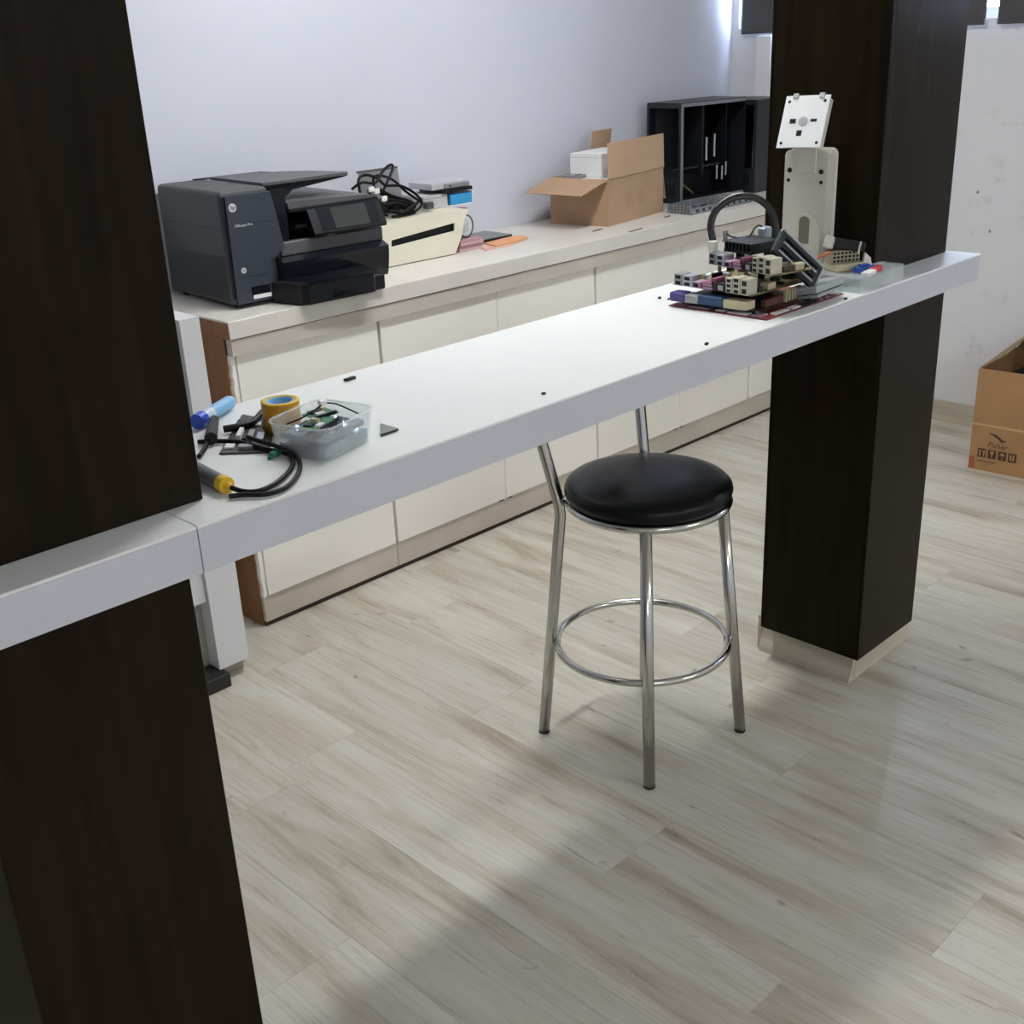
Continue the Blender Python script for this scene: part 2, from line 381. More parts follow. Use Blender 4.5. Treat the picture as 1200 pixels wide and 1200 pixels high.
# ================================================================== cabinets along the wall
DY = 2.686; D = [1.6049, 2.0975, 2.5886, 3.0717, 3.5658, 4.0474, WX-.012]
wt = thing('worktop', 'long cream worktop running along the wall under the printer', 'worktop', (1.5886, 2.6709, .8176))
Lw = WX-1.5886
obj('slab', MB().box(.0008, 0, .0457, Lw-.001, WY-2.6709-.001, SZ-.8176, .0015), SLABM, wt)
obj('rail', MB().box(.004, .004, .0, Lw-.001, .030, .0455), RAILM, wt)
obj('shade_line', MB().box(.004, .0034, .0425, Lw-.001, .0045, .0456), mat('painted_shade', (.2, .17, .14), .7), wt)  # dark strip on the rail: shade below the slab put into its colour
obj('end_strip', MB().box(-.0006, .004, .0457, .0006, WY-2.6709-.002, SZ-.8176-.006), BROWN, wt)
units = [(1.589, D[1], [(D[0], D[1])], 'single-door cream cabinet with a bare brown side, under the printer'),
         (D[1], D[3], [(D[1], D[2]), (D[2], D[3])], 'two-door cream cabinet below the ivory device'),
         (D[3], D[5], [(D[3], D[4]), (D[4], D[5])], 'two-door cream cabinet below the open cardboard box'),
         (D[5], WX-.002, [(D[5], D[6])], 'single-door cream cabinet in the corner below the computer cases')]
for i, (xa, xb, doors, lab) in enumerate(units):
    t = thing('base_cabinet', lab, 'cabinet', (xa, DY, 0), 0, 'cream base cabinets along the wall')
    w = xb-xa
    obj('gap_shade_sheet', MB().box(.0185, .0325, .1145, w-.0185, .04, .8165), mat('gap_shade_dark', (.09, .07, .055), .8), t)  # added dark sheet behind the doors, its colour stands for shade in the gaps
    body = MB().box(.003, .0195, .0985, .018, WY-DY-.002, .817).box(w-.018, .0195, .0985, w-.001, WY-DY-.002, .817)
    body.box(.018, .02, .0985, w-.018, WY-DY-.002, .114)
    obj('carcass', body, CABW, t)
    for j, (a, b) in enumerate(doors):
        ga = .005 if j == 0 and i else (.003 if j == 0 else .0009); gb = .005 if j == len(doors)-1 else .0009
        d = obj('door', MB().box(a-xa+ga, 0, .0985, b-xa-gb, .018, .8165, .0018), CABW, t)
        if i in (1, 2): obj('hinge', MB().box(b-xa-.03 if j == 0 else a-xa+.012, .002, .094, b-xa-.012 if j == 0 else a-xa+.03, .014, .0985), RUBBER, d)
    if i == 0:
        obj('side_panel', MB().box(-.001, .0196, .0, .0025, WY-DY-.002, .8628), BROWN, t)
        st = MB(); zs = [.0985 + (.8165-.0985)*k/40 for k in range(41)]
        poly = [(.0145, .0985), (.0145, .8165)] + [(random.choice([0, 0, .001, .002, .004]), z) for z in reversed(zs)]
        obj('chipped_stile', MB().prism([(x, z) for x, z in poly], 0.0, .0155, 'y'), CABW, t)
        obj('chipped_edge', MB().prism([(0, .095), (.003, .0985), (.003, .80), (-.001, .79), (-.003, .70), (0, .6), (-.002, .45), (0, .3)], .0158, .0195, 'y'), mat('torn_board', (.42, .23, .12), .8), t)
for xa, xb, lab in ((1.5925, 2.098, 'taupe plinth board under the single-door cabinet by the printer'), (2.1, WX-.014, 'long taupe plinth board under the two-door cabinets')):
    t = thing('plinth', lab, 'plinth', (xa, 2.6915, 0), 0, 'plinth boards')
    obj('board', MB().box(0, 0, .016, xb-xa, .014, .0975, .001), PLINM, t)
    obj('foot_strip', MB().box(0, .006, 0, xb-xa, .012, .016), DARKM, t)

# ================================================================== white desk end behind the near pillar
t = thing('white_desk', 'white desk end panel standing behind the pillar beside the brown cabinet side', 'desk', (1.325, 2.51, 0))
obj('end_panel', MB().prism([(0, .042), (.091, .042), (.091, .982), (.037, .982), (.037, .74), (0, .74)], 0, .5, 'y'), WHITE, t)
obj('edge_hinge', MB().box(.026, .02, .745, .0365, .035, .96), STEEL, t)
dr = obj('drawer', MB().box(-.16, .012, .242, -.0005, .40, .325, .002), WHITE, t)
obj('back_panel', MB().box(-.16, .05, .045, -.0005, .06, .2415), mat('grey_board', (.30, .30, .28), .6), t)
obj('foot', MB().box(-.06, -.03, 0, .012, .05, .041, .002), RUBBER, t)
obj('foot', MB().box(.02, .03, 0, .09, .09, .041, .002), mat('grey_toe', (.32, .3, .26), .6), t)

# ================================================================== bar stool
CX, CY = 1.883, 1.52
t = thing('bar_stool', 'chrome bar stool with a round black padded seat', 'stool', (CX, CY, 0))
feet = [(-.157, .178), (-.165, -.155), (.156, -.177), (.178, .134)]
for i, (fx, fy) in enumerate(feet):
    tx, ty = fx*.78, fy*.74
    if i in (1, 2): pts = [(fx, fy, .006), (tx, ty, .603)]
    else:
        k = 1 if i == 0 else -1
        pts = [(fx, fy, .006), (fx+(tx-fx)*.5, fy+(ty-fy)*.5, .30), (fx+(tx-fx)*.96, fy+(ty-fy)*.96, .575), (tx-.003*k, ty+.004, .605), (tx-.008*k, ty+.011, .64), (tx-.022*k, ty+.034, .75), (tx-.034*k, ty+.056, .93)]
    l = obj('leg', MB().tube(pts, .0135, 14), CHROME, t)
    obj('foot_cap', MB().cyl((fx, fy, 0), (fx*.999, fy*.999, .0058), .0136, 14), RUBBER, l)
obj('foot_ring', MB().tube([(.199*math.cos(a), .199*math.sin(a), .252) for a in [2*math.pi*i/56 for i in range(56)]], .0085, 10, True), CHROME, t)
for fx, fy in feet:
    n = Vector((fx, fy, 0)).normalized(); obj('bolt', MB().cyl(n*.190+Vector((0, 0, .252)), n*.212+Vector((0, 0, .252)), .008, 10), CHROME, t)
obj('seat_rim', MB().lathe([(.155, .596), (.178, .598), (.1855, .604), (.187, .610), (.183, .616), (.155, .616)], 56), CHROME, t, (.010, -.010, 0))
prof = [(.16, .6165), (.178, .619), (.1845, .626), (.187, .636), (.185, .646), (.176, .655), (.15, .6625), (.10, .668), (.05, .6705), (.0005, .671)]
obj('seat', MB().lathe(prof, 56), VINYL, t, (.010, -.010, 0))
bp_ = MB(); 
for z0, z1 in ((.80, .93),):
    pts = []
    bp_.prism([(-.145+.29*i/10, .185+.03*math.sin(math.pi*i/10)) for i in range(11)] + [(.145-.29*i/10, .20+.03*math.sin(math.pi*(1-i/10))) for i in range(11)], z0, z1)
obj('backrest', bp_, VINYL, t)

# ================================================================== printer on the worktop
t = thing('printer', 'charcoal multifunction printer with touch screen and paper tray', 'printer', (1.681, 2.782, SZ), R(-3.5))
Wd, Dp = .512, .372
def rbox(x0, y0, z0, x1, y1, z1, bev, seg=3): return MB().box(x0, y0, z0, x1, y1, z1, bev, None, seg)
base = obj('base', rbox(0, .006, .012, Wd, Dp, .150, .008), GREYP, t)
tow = obj('side_housing', rbox(0, .004, .0125, .150, Dp, .315, .012), GREYP, t)
obj('seam', MB().box(-.0006, .02, .216, .0004, Dp-.02, .2175), BLACKP, tow)
fp = obj('front_panel', MB().prism([(.010, .028), (.012, .302), (.150, .302), (.176, .146), (.128, .120), (.118, .014), (.012, .014)], -.006, .0035, 'y'), BLUEP, t)
for f_, z in (('panel_line', .225), ('panel_line', .085)): obj(f_, MB().box(.03, -.0064, z, .155 if z > .2 else .118, -.0058, z+.0012), BLACKP, fp)
obj('corner_shadow_gap', MB().box(.002, -.002, .03, .009, .0035, .30), BLACKP, tow)
lg = obj('emblem', MB().lathe([(.0115, 0), (.0115, .001)], 24), SILVERP, fp, (.030, -.0062, .272), (R(90), 0, 0))
o = obj('lettering', text_mesh('hp', .016, .0003, .25), BLUEP, fp, (.030, -.0078, .2725), (R(90), 0, 0))
o = obj('lettering', text_mesh('Officejet Pro', .0105, .0003), SILVERP, fp, (.057, -.0066, .2235), (R(90), 0, 0))
nf = obj('contact_mark', MB().lathe([(.008, 0), (.008, .0006)], 20), SILVERP, fp, (.040, -.0062, .104), (R(90), 0, 0))
obj('lettering', text_mesh('N', .011, .0003), BLUEP, fp, (.040, -.0074, .104), (R(90), 0, 0))
obj('usb_recess', MB().box(.056, -.0066, .032, .114, -.0058, .056), GLOSSB, fp)
obj('sticker_or_glint', MB().box(.060, -.0068, .022, .116, -.0058, .033), PAPERW, fp)
# scanner body, recess and lid
obj('recess_wall', MB().box(.150, .10, .150, Wd-.006, Dp-.004, .236), GLOSSB, t)
obj('recess_pillar', MB().box(.150, .01, .148, .205, .10, .302, .002), GLOSSB, t)
obj('recess_pillar', MB().box(Wd-.06, .03, .150, Wd-.012, .10, .236, .002), GLOSSB, t)
obj('band', MB().box(.165, -.005, .122, Wd-.001, .02, .160, .003), GREYT, t)
obj('recess_floor', MB().box(.165, .02, .146, Wd-.004, .11, .158, .002), BLACKP, t)
obj('chrome_strip', MB().box(.225, .096, .165, .229, .099, .225), STEEL, t)
obj('chrome_strip', MB().box(.243, .096, .195, .2455, .099, .225), STEEL, t)
lid = obj('scanner_body', MB().box(.206, .0, .236, Wd-.004, Dp-.005, .2475, .002), BLACKP, t)
obj('scanner_lid', MB().prism([(.206, .248), (.206, .262), (.23, .266), (Wd-.03, .256), (Wd-.004, .2505), (Wd-.004, .248)], .004, Dp-.005, 'y'), GREYT, t)
adf = obj('document_feeder', MB().prism([(.151, .268), (.151, .3118), (.44, .3125), (.425, .3085), (.25, .292), (.215, .268)], .042, .24, 'y'), BLACKP, t)
obj('feeder_lid', MB().prism([(.151, .030), (.437, .040), (.447, .060), (.40, .19), (.345, .26), (.20, .32), (.151, .33)], .313, .321), GREYT, adf)
obj('feeder_gap', MB().prism([(.151, .332), (.20, .322), (.345, .264), (.33, .345), (.11, .36), (.11, .34)], .3155, .3185), BLACKP, adf)
cp = obj('control_panel', MB().prism([(-.028, .166), (-.032, .174), (.002, .243), (.010, .243), (.010, .200), (-.012, .166)], .262, Wd-.002, 'x'), BLACKP, t)
M_ = Matrix.Translation((0, -.0325, .1745)) @ Matrix.Rotation(R(-26.2), 4, 'X')
obj('screen', MB().box(.335, -.0007, .006, .455, .0005, .068, 0, M_), SCREEN, cp)
obj('bezel', MB().box(.29, -.0003, .004, .49, .0003, .072, 0, M_), GLOSSB, cp)
obj('light_reflection_plate', MB().box(.318, -.0068, .1605, .345, -.0060, .172, .0005), PAPERW, t).name = 'sticker_or_glint'  # white plate standing in for a light reflection on the band
# output cover, tray
cov = MB(); n = 8; poly = [(.006, .020), (-.018, .022)] + [(-.022-.012*math.sin(math.pi*i/n*.5), .03+.08*i/n) for i in range(n+1)] + [(-.006, .1215), (.006, .1215)]
obj('output_cover', cov.prism(poly, .150, Wd-.004, 'x'), GLOSSB, t)
tr = obj('paper_tray', MB().prism([(.165, -.128), (.150, -.112), (.120, -.006), (.392, -.006), (.388, -.122), (.380, -.128)], .004, .058), BLACKP, t)
obj('tray_lip', MB().prism([(.162, -.131), (.120, -.035), (.394, -.035), (.391, -.131)], .0585, .066), GLOSSB, tr)
obj('tray_slider', MB().box(.388, -.10, .0, .44, -.008, .045, .004), BLACKP, tr)
obj('tray_grip', MB().box(.24, -.1296, .012, .32, -.1279, .026), GLOSSB, tr)
for x, y in ((.03, .03), (.03, .33), (.47, .06), (.47, .33)): obj('foot', MB().cyl((x, y, 0), (x, y, .0125), .012, 12), RUBBER, t)

# ================================================================== ivory device with slot, and what lies on it
dv = thing('ivory_device', 'ivory slot-front device standing beside the printer', 'device', (2.313, 2.905, SZ), R(-2))
face = MB()
# front plate with a slot: four pieces round the opening, right end cut back at the bottom
face.prism([(0, .003), (.296, .003), (.312, .03), (.330, .062), (0, .062)], 0, .006, 'y')
face.prism([(0, .062), (.034, .062), (.036, .083), (0, .083)], 0, .006, 'y')
face.prism([(.300, .068), (.334, .075), (.342, .105), (.300, .103)], 0, .006, 'y')
face.prism([(.034, .062), (.330, .062), (.334, .075), (.300, .077)], 0, .006, 'y')
face.prism([(0, .083), (.036, .083), (.300, .103), (.342, .105), (.362, .138), (.352, .142), (0, .142)], 0, .006, 'y')
obj('front_plate', face, BEIGE, dv)
obj('body', MB().prism([(.001, .0), (.294, .0), (.330, .062), (.36, .138), (.35, .142), (.001, .142)], .016, .245, 'y'), BEIGE, dv)
obj('slot', MB().box(.03, .0125, .058, .305, .0155, .108), BLACKP, dv)
obj('base_seam', MB().box(.0, .002, 0, .294, .014, .0028), BLACKP, dv)
zt = SZ+.1425
# grey bent sheet-metal plate
pl = thing('metal_plate', 'grey bent sheet metal plate propped upright behind the cable bundle', 'metal plate', (2.387, 3.075, zt), 0)
obj('upright', MB().prism([(.0, .0005), (.165, .0005), (.150, .133), (-.012, .140)], 0, .003, 'y'), GREYM, pl)
obj('flange', MB().box(0, .0035, .0, .165, .05, .003), GREYM, pl)
obj('rim', MB().box(-.012, -.001, .134, .150, .012, .1405), mat('dark_rim', (.1, .1, .11), .5), pl)
# cable bundle
cb = thing('cable_bundle', 'tangled bundle of black cables with white ties on the ivory device', 'cables', (2.45, 3.0, zt))
def loopy(pts, r, nm='cable', m=WIRE): return obj(nm, MB().tube(spline(pts, 7), r, 8), m, cb)
rng = random.Random(3)
def P3(px, py, y): v = aty(px, py, y); return (v.x-2.45, v.y-3.0, max(v.z-zt, .006))
loopy([P3(455, 232, 3.0), P3(440, 222, 2.99), P3(438, 208, 2.98), P3(448, 206, 2.98), P3(462, 212, 2.98), P3(475, 224, 2.97), P3(492, 236, 2.97), P3(500, 243, 2.96)], .0042)
loopy([P3(412, 222, 2.99), P3(424, 214, 2.97), P3(440, 214, 2.96), P3(449, 200, 2.97), P3(458, 193, 2.98), P3(460, 198, 2.98), P3(454, 213, 2.97), P3(447, 228, 2.96)], .0045)
loopy([P3(424, 235, 2.96), P3(420, 212, 2.97), P3(428, 205, 2.98), P3(442, 209, 2.97), P3(452, 217, 2.96), P3(470, 218, 2.96), P3(488, 228, 2.95), P3(494, 240, 2.95), P3(482, 252, 2.94), P3(460, 254, 2.93)], .0045)
loopy([P3(432, 222, 2.95), P3(437, 234, 2.95), P3(450, 240, 2.95), P3(465, 238, 2.94), P3(480, 244, 2.94), P3(486, 250, 2.94)], .006)
loopy([P3(445, 222, 2.96), P3(455, 228, 2.95), P3(466, 232, 2.95), P3(480, 236, 2.95), P3(486, 242, 2.95), P3(476, 248, 2.94), P3(456, 248, 2.94)], .006)
for k in range(7):
    a = rng.uniform(0, 6.28); cx_, cy_ = rng.uniform(-.05, .05), rng.uniform(-.035, .03); h0 = rng.uniform(.008, .05)
    loopy([(cx_+.065*math.cos(a+q)*rng.uniform(.7, 1.1), cy_+.04*math.sin(a+q)*rng.uniform(.7, 1.1), max(.006, h0+.012*math.sin(2*q+a))) for q in (0, .9, 1.8, 2.7, 3.6, 4.5, 5.4)], rng.choice([.004, .005, .0055]))
for px, py in ((441, 224), (435, 222), (450, 233)):
    v = P3(px, py, 2.945); obj('white_tie', MB().box(v[0]-.010, v[1]-.004, v[2]-.008, v[0]+.012, v[1]+.004, v[2]+.008, .002), WHITEP, cb)
v = P3(502, 241, 2.955)
pg = obj('plug', MB().box(v[0]-.016, v[1]-.012, v[2]-.010, v[0]+.016, v[1]+.012, v[2]+.012, .003), mat('grey_plug', (.06, .06, .07), .4), cb)
for dx in (-.006, .006): obj('pin', MB().cyl((v[0]+.015, v[1]+dx, v[2]), (v[0]+.030, v[1]+dx, v[2]), .002, 8), STEEL, pg)
# stack beside it: grey carton, drives, blue box
gx = aty(492, 228, 3.03)
sb = thing('grey_box', 'pale grey box lying on the ivory device under the silver drives', 'box', (2.56, 2.985, zt), R(-3))
obj('body', MB().box(0, 0, 0, .105, .13, .045, .002), mat('pale_grey_box', (.48, .48, .5), .5), sb)
obj('lid_edge', MB().box(-.001, -.0012, .034, .106, .131, .0365), mat('mid_grey', (.3, .3, .32), .5), sb)
sd = thing('optical_drive', 'silver slim drive topping the stack on the ivory device', 'drive', (2.598, 2.98, zt+.0468), R(-4))
obj('shell', MB().box(0, 0, .0125, .155, .13, .034, .002), mat('silver_shell', (.62, .63, .67), .3, .5), sd)
obj('bezel', MB().box(.05, -.004, .014, .158, -.0002, .028, .001), GREYM, sd)
obj('tray_edge', MB().box(.04, -.006, .0, .168, .125, .012, .001), BLACKP, sd)
obj('button', MB().box(.07, -.0055, .019, .078, -.004, .023), BLACKP, sd)
bl = thing('blue_box', 'bright blue printed box with white rim beside the grey box', 'box', (2.6705, 2.975, zt), R(-4))
obj('body', MB().box(.004, 0, .004, .096, .09, .038, .001), CYAN, bl)
obj('white_rim', MB().box(0, -.0005, 0, .101, .092, .0038).box(.0965, -.0005, .004, .101, .092, .041), PAPERW, bl)
# things on the worktop at the device's right
rb = thing('rose_booklet', 'rose coloured booklet pile lying on the worktop against the ivory device', 'booklets', (2.640, 2.905, SZ), R(2))
for k in range(4): obj('booklet', MB().box(.0+.002*k, .004*(k % 2), .0095*k, .118-.001*k, .10, .0095*k+.0088, .001), ROSE if k % 2 == 0 else mat('mauve_sheet', (.42, .25, .29), .6), rb)
wb = thing('wire_reel', 'clear wire reel with dark rim standing on the rose booklets', 'reel', (2.7, 2.955, SZ+.0385), R(10))
obj('core', MB().cyl((0, -.016, .038), (0, .016, .038), .022, 20), mat('pale_wire', (.5, .5, .48), .5), wb)
for s_ in (-1, 1): obj('flange', MB().cyl((0, .017*s_, .038), (0, .020*s_, .038), .037, 24), CLEAR2, wb)
for s_ in (-1, 1): obj('rim', MB().tube([(.0365*math.cos(a), .0185*s_, .038+.0365*math.sin(a)) for a in [2*math.pi*i/28 for i in range(28)]], .0028, 6, True), mat('dark_reel', (.05, .03, .04), .4), wb)
obj('red_clip', MB().box(-.018, -.014, .078, .016, .014, .098, .002), mat('crimson_clip', (.42, .05, .09), .4), wb)
ns = thing('notebook', 'thin dark grey notebook lying on the worktop near the wall', 'notebook', (2.765, 2.968, SZ), R(-2))
obj('pages', MB().box(.001, .001, .001, .179, .139, .012), BLACKP, ns); obj('cover', MB().box(0, 0, .0122, .18, .14, .0145, .0006), mat('grey_cover', (.20, .21, .22), .5), ns)
os_ = thing('orange_pad', 'flat orange pad lying before the dark notebook', 'pad', (2.765, 2.862, SZ), R(2))
obj('sheet', MB().prism([(0, 0), (.10, .004), (.185, .02), (.200, .06), (.19, .09), (.02, .075)], .004, .009), PEACH, os_)
obj('sheet', MB().prism([(-.06, -.012), (.08, -.006), (.17, .02), (.16, .08), (-.02, .06)], 0, .0038), mat('salmon_sheet', (.70, .46, .38), .6), os_)

# ================================================================== open cardboard box with white boxes
cbx = thing('cardboard_box', 'open brown cardboard box on the worktop with raised flaps', 'box', (3.304, 2.8214, SZ), math.atan2(.0596, .3994))
a_, b_, h_, th = .404, .255, .168, .004
obj('front_wall', MB().box(0, 0, 0, a_, th, h_), CARD, cbx)
obj('side_wall', MB().box(0, th+.0002, 0, th, b_-th, h_), CARD, cbx)
obj('side_wall', MB().box(a_-th, th+.0002, 0, a_, b_-th, h_), CARD, cbx)
obj('back_wall', MB().box(0, b_-th, 0, a_, b_, h_), CARD, cbx)
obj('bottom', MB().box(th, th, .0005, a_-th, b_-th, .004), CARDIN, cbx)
def flap(p0, p1, p2, p3, nm='flap'):      # sheet through four corners, thickness upward
    P = [Vector(p) for p in (p0, p1, p2, p3)]; n = (P[1]-P[0]).cross(P[3]-P[0]).normalized()*.0035
    return obj(nm, MB().add(P+[q+n for q in P], [(0, 1, 2, 3), (7, 6, 5, 4), (0, 4, 5, 1), (1, 5, 6, 2), (2, 6, 7, 3), (3, 7, 4, 0)]), CARD, cbx)
flap((0, .0, h_+.0005), (a_, 0, h_+.0005), (a_+.055, .035, h_+.120), (.052, .035, h_+.120))
flap((0, .0, h_+.0005), (-.150, .02, h_-.040), (-.150, b_+.01, h_-.036), (0, b_, h_+.0005))
flap((.255, b_, h_+.0005), (a_, b_, h_+.0005), (a_+.0, b_-.02, h_+.142), (.262, b_-.02, h_+.142))
flap((a_+.001, .004, h_), (a_+.001, b_, h_), (a_+.028, b_, h_-.12), (a_+.028, .004, h_-.12))
obj('crease_line', MB().box(.004, -.0006, h_-.022, a_-.002, .0002, h_-.0212), PRINTF, cbx)
for dx, dz in ((.13, .05), (.21, .05)): obj('faint_stamp', MB().box(dx, -.0005, dz, dx+.05, .0002, dz+.055), PRINTF, cbx)
def inbox(name, lab, x, y, z, w, d, h, m, rz=0., mark=False):
    ang = math.atan2(.0596, .3994); c, s = math.cos(ang), math.sin(ang)
    k = thing(name, lab, 'box', (3.304+c*x-s*y, 2.8214+s*x+c*y, SZ+z), ang+R(rz), 'white boxes in the cardboard box')
    obj('body', MB().box(0, 0, 0, w, d, h, .002), m, k); obj('lid_seam', MB().box(-.0004, -.0004, h*.82, w+.0004, d+.0004, h*.84), mat('seam_grey', (.45, .45, .45), .6), k)
    if mark:
        for q in range(5): obj('print_mark', MB().box(.04+.018*q, -.0005, .012, .05+.018*q, .0002, .012+.012*(q % 2+1)), mat('grey_print', (.3, .3, .3), .6), k)
inbox('white_box', 'lower white box packed inside the open cardboard box', .02, .03, .0045, .30, .20, .156, WHITEP)
inbox('white_box', 'upper white box lying on top of the other inside the cardboard box', .10, .09, .161, .23, .14, .085, PAPERW, 0, True)
ang = math.atan2(.0596, .3994)
gb = thing('dark_device', 'flat dark device lying on the white box behind the open left flap', 'device', (3.304+.03*math.cos(ang)-.15*math.sin(ang), 2.8214+.03*math.sin(ang)+.15*math.cos(ang), SZ+.1612), ang)
obj('body', MB().box(0, 0, 0, .06, .07, .012, .002), GREYM, gb); obj('button_row', MB().box(.01, .01, .012, .05, .02, .0135), BLACKP, gb)

# ================================================================== computer cases on the worktop
def pc_case(label, loc, rz, w, d, h, openfront):
    t = thing('computer_case', label, 'computer case', loc, rz, 'computer cases')
    e = .0016; k = mat('case_black', (.010, .012, .018), .4); z = STEEL
    obj('top_panel', MB().box(0, 0, h-e*2, w, d, h, .0006), k, t); obj('bottom_panel', MB().box(0, 0, 0, w, d, e*2), k, t)
    obj('back_side', MB().box(0, d-e, e*2, w, d, h-e*2), k, t)
    fr = MB().box(-.001, 0, .004, .0, .012, h-.004).box(-.001, d-.012, .004, 0, d, h-.004).box(-.001, .012, h-.02, 0, d-.012, h-.004).box(-.001, .012, .004, 0, d-.012, .10)
    obj('end_frame', fr, mat('case_grey', (.022, .030, .034), .4, .3), t)
    for j in range(6): obj('vent_hole', MB().box(-.0016, .03+.018*j, .03, -.001, .04+.018*j, .08), BLACKP, t)
    obj('end_panel', MB().box(w-e, e, e*2, w, d-e, h-e*2), k, t)
    if openfront:
        obj('edge_post', MB().box(0, -.001, .0035, .016, .012, h-.0035, .001), mat('case_post', (.20, .235, .25), .35, .6), t)
        obj('edge_rail', MB().box(.016, -.001, h-.016, w-.002, .01, h-.0035), mat('case_rail', (.24, .25, .28), .35, .6), t)
        obj('edge_rail', MB().box(.016, -.001, .0035, w-.002, .010, .014), GREYM, t)
        obj('board_tray', MB().box(.02, d-.03, .02, w-.1, d-.026, h-.03), BLACKP, t)
        obj('drive_cage', MB().box(w*.42, .035, .10, w*.44, d-.035, h-.02).box(w-.09, .03, .10, w-.086, d-.04, h-.02), BLACKP, t)
        obj('crossbar', MB().box(.016, .05, .128, w-.1, .06, .134), k, t)
        for x, z0, z1 in ((.185, .155, .245), (.235, .165, .255)): obj('slot_cover', MB().box(x, .028, z0, x+.010, .031, z1), STEEL, t)
        for x, z0 in ((.245, .075), (.278, .07), (.302, .085)): obj('bracket', MB().box(x, .020, z0, x+.008, .023, z0+.055, 0, Matrix.Rotation(R(0), 4, 'Y')), STEEL, t)
        cbl = MB().tube(spline([(.03, .03, .05), (.08, .06, .065), (.13, .05, .03), (.16, .08, .02)], 6), .004, 6)
        obj('cable', cbl, mat('olive_cable', (.16, .13, .07), .6), t)
    else:
        obj('side_panel', MB().box(.002, -.001, .004, w-.002, .001, h-.004), k, t)
    return t
pc_case('black computer case standing open with its side panel off', (3.886, 2.9365, SZ), R(-4.5), .402, .182, .3895, True)
pc_case('closed black computer case pushed into the corner by the pillar', (4.312, 2.868, SZ), R(-2), .215, .19, .375, False)
BRKT = mat('dull_zinc', (.26, .285, .31), .4, .6, var=.3, vscale=60)
br = thing('steel_bracket_tray', 'perforated steel drive bracket lying in front of the open computer case', 'bracket', (3.676, 2.838, SZ), math.atan2(-.018, .41)+R(2))
# local: x along the case, y back
obj('tray_floor', MB().box(.0, -.115, 0, .40, 0, .002), BRKT, br)
obj('tray_wall', MB().box(0, -.115, .0022, .002, 0, .034), BRKT, br); obj('tray_wall', MB().box(.0022, -.115, .0022, .40, -.113, .026), BRKT, br); obj('tray_wall', MB().box(.0022, -.002, .0022, .40, 0, .034), BRKT, br)
for i in range(9):
    obj('hole', MB().box(.03+.04*i, -.1156, .008, .045+.04*i, -.1149, .018), BLACKP, br)
for i in range(6):
    for j in range(3): obj('hole', MB().box(-.0005, -.105+.016*i, .006+.009*j, .0002, -.098+.016*i, .010+.009*j), BLACKP, br)
for i in range(7):
    x = .04+.05*i; obj('tab', MB().box(x, -.09+.012*(i % 3), .0022, x+.022, -.05+.01*(i % 2), .018+.008*(i % 2), .001), BRKT if i % 2 else BLACKP, br)
for px, py, l in ((745, 270, .045), (700, 270, .03), (782, 254, .02)):
    v = at(px, py, SZ); solo('loose_strip', MB().box(-l, -.004, 0, l, .004, .0025, .0008), mat('worn_strip', (.10, .085, .07), .7), {745: 'dark thin strip lying by the worktop edge before the cardboard box', 700: 'short dark strip lying under the corner of the cardboard box', 782: 'dark metal scrap lying between cardboard box and steel bracket'}[px], 'strip', None, v, (0, 0, R(8)))

# ================================================================== carton on the floor by the window wall
fc = thing('carton', 'tall brown carton with printed handling marks standing on the floor', 'carton', (4.0709, 1.7189, 0), R(-86.3+0))
# local x runs along the printed face (towards -y), local y runs towards the window wall
w_, d_, h_ = .42, .36, .385
obj('front_wall', MB().box(0, 0, 0, w_, .005, .175).box(.0, .0, .1765, w_, .005, h_), CARD2, fc)
obj('tape_crease', MB().box(0, -.0012, .172, w_, .0008, .1795, .0006), mat('crease_light', (.48, .31, .17), .7), fc)
obj('side_wall', MB().box(0, .0052, 0, .005, d_, h_), CARD2, fc); obj('side_wall', MB().box(w_-.005, .0052, 0, w_, d_, h_), CARD2, fc)
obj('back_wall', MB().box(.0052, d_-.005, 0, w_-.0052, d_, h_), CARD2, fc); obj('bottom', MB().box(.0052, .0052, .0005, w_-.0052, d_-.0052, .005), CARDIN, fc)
def cflap(P):
    P = [Vector(p) for p in P]; n = (P[1]-P[0]).cross(P[3]-P[0]).normalized()*.004
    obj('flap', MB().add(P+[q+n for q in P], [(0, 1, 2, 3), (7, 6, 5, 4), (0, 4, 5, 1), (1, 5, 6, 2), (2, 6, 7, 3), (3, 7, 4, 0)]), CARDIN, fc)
cflap([(0, .006, h_+.0005), (0, d_, h_+.0005), (.085, d_-.02, h_+.10), (.075, .05, h_+.055)])
cflap([(0.01, d_, h_+.0005), (w_, d_, h_+.0005), (w_, d_-.03, h_+.12), (.09, d_-.03, h_+.12)])
obj('print_animal', MB().prism([(.060, .148), (.075, .149), (.092, .146), (.104, .138), (.112, .130), (.128, .128), (.126, .124), (.113, .123), (.121, .114), (.112, .118), (.104, .126), (.094, .134), (.080, .141)], -.0006, .0002, 'y'), PRINT, fc)
obj('lettering', text_mesh('Fisher', .030, .0003, .3), PRINT, fc, (.098, -.0006, .104), (R(90), 0, 0))
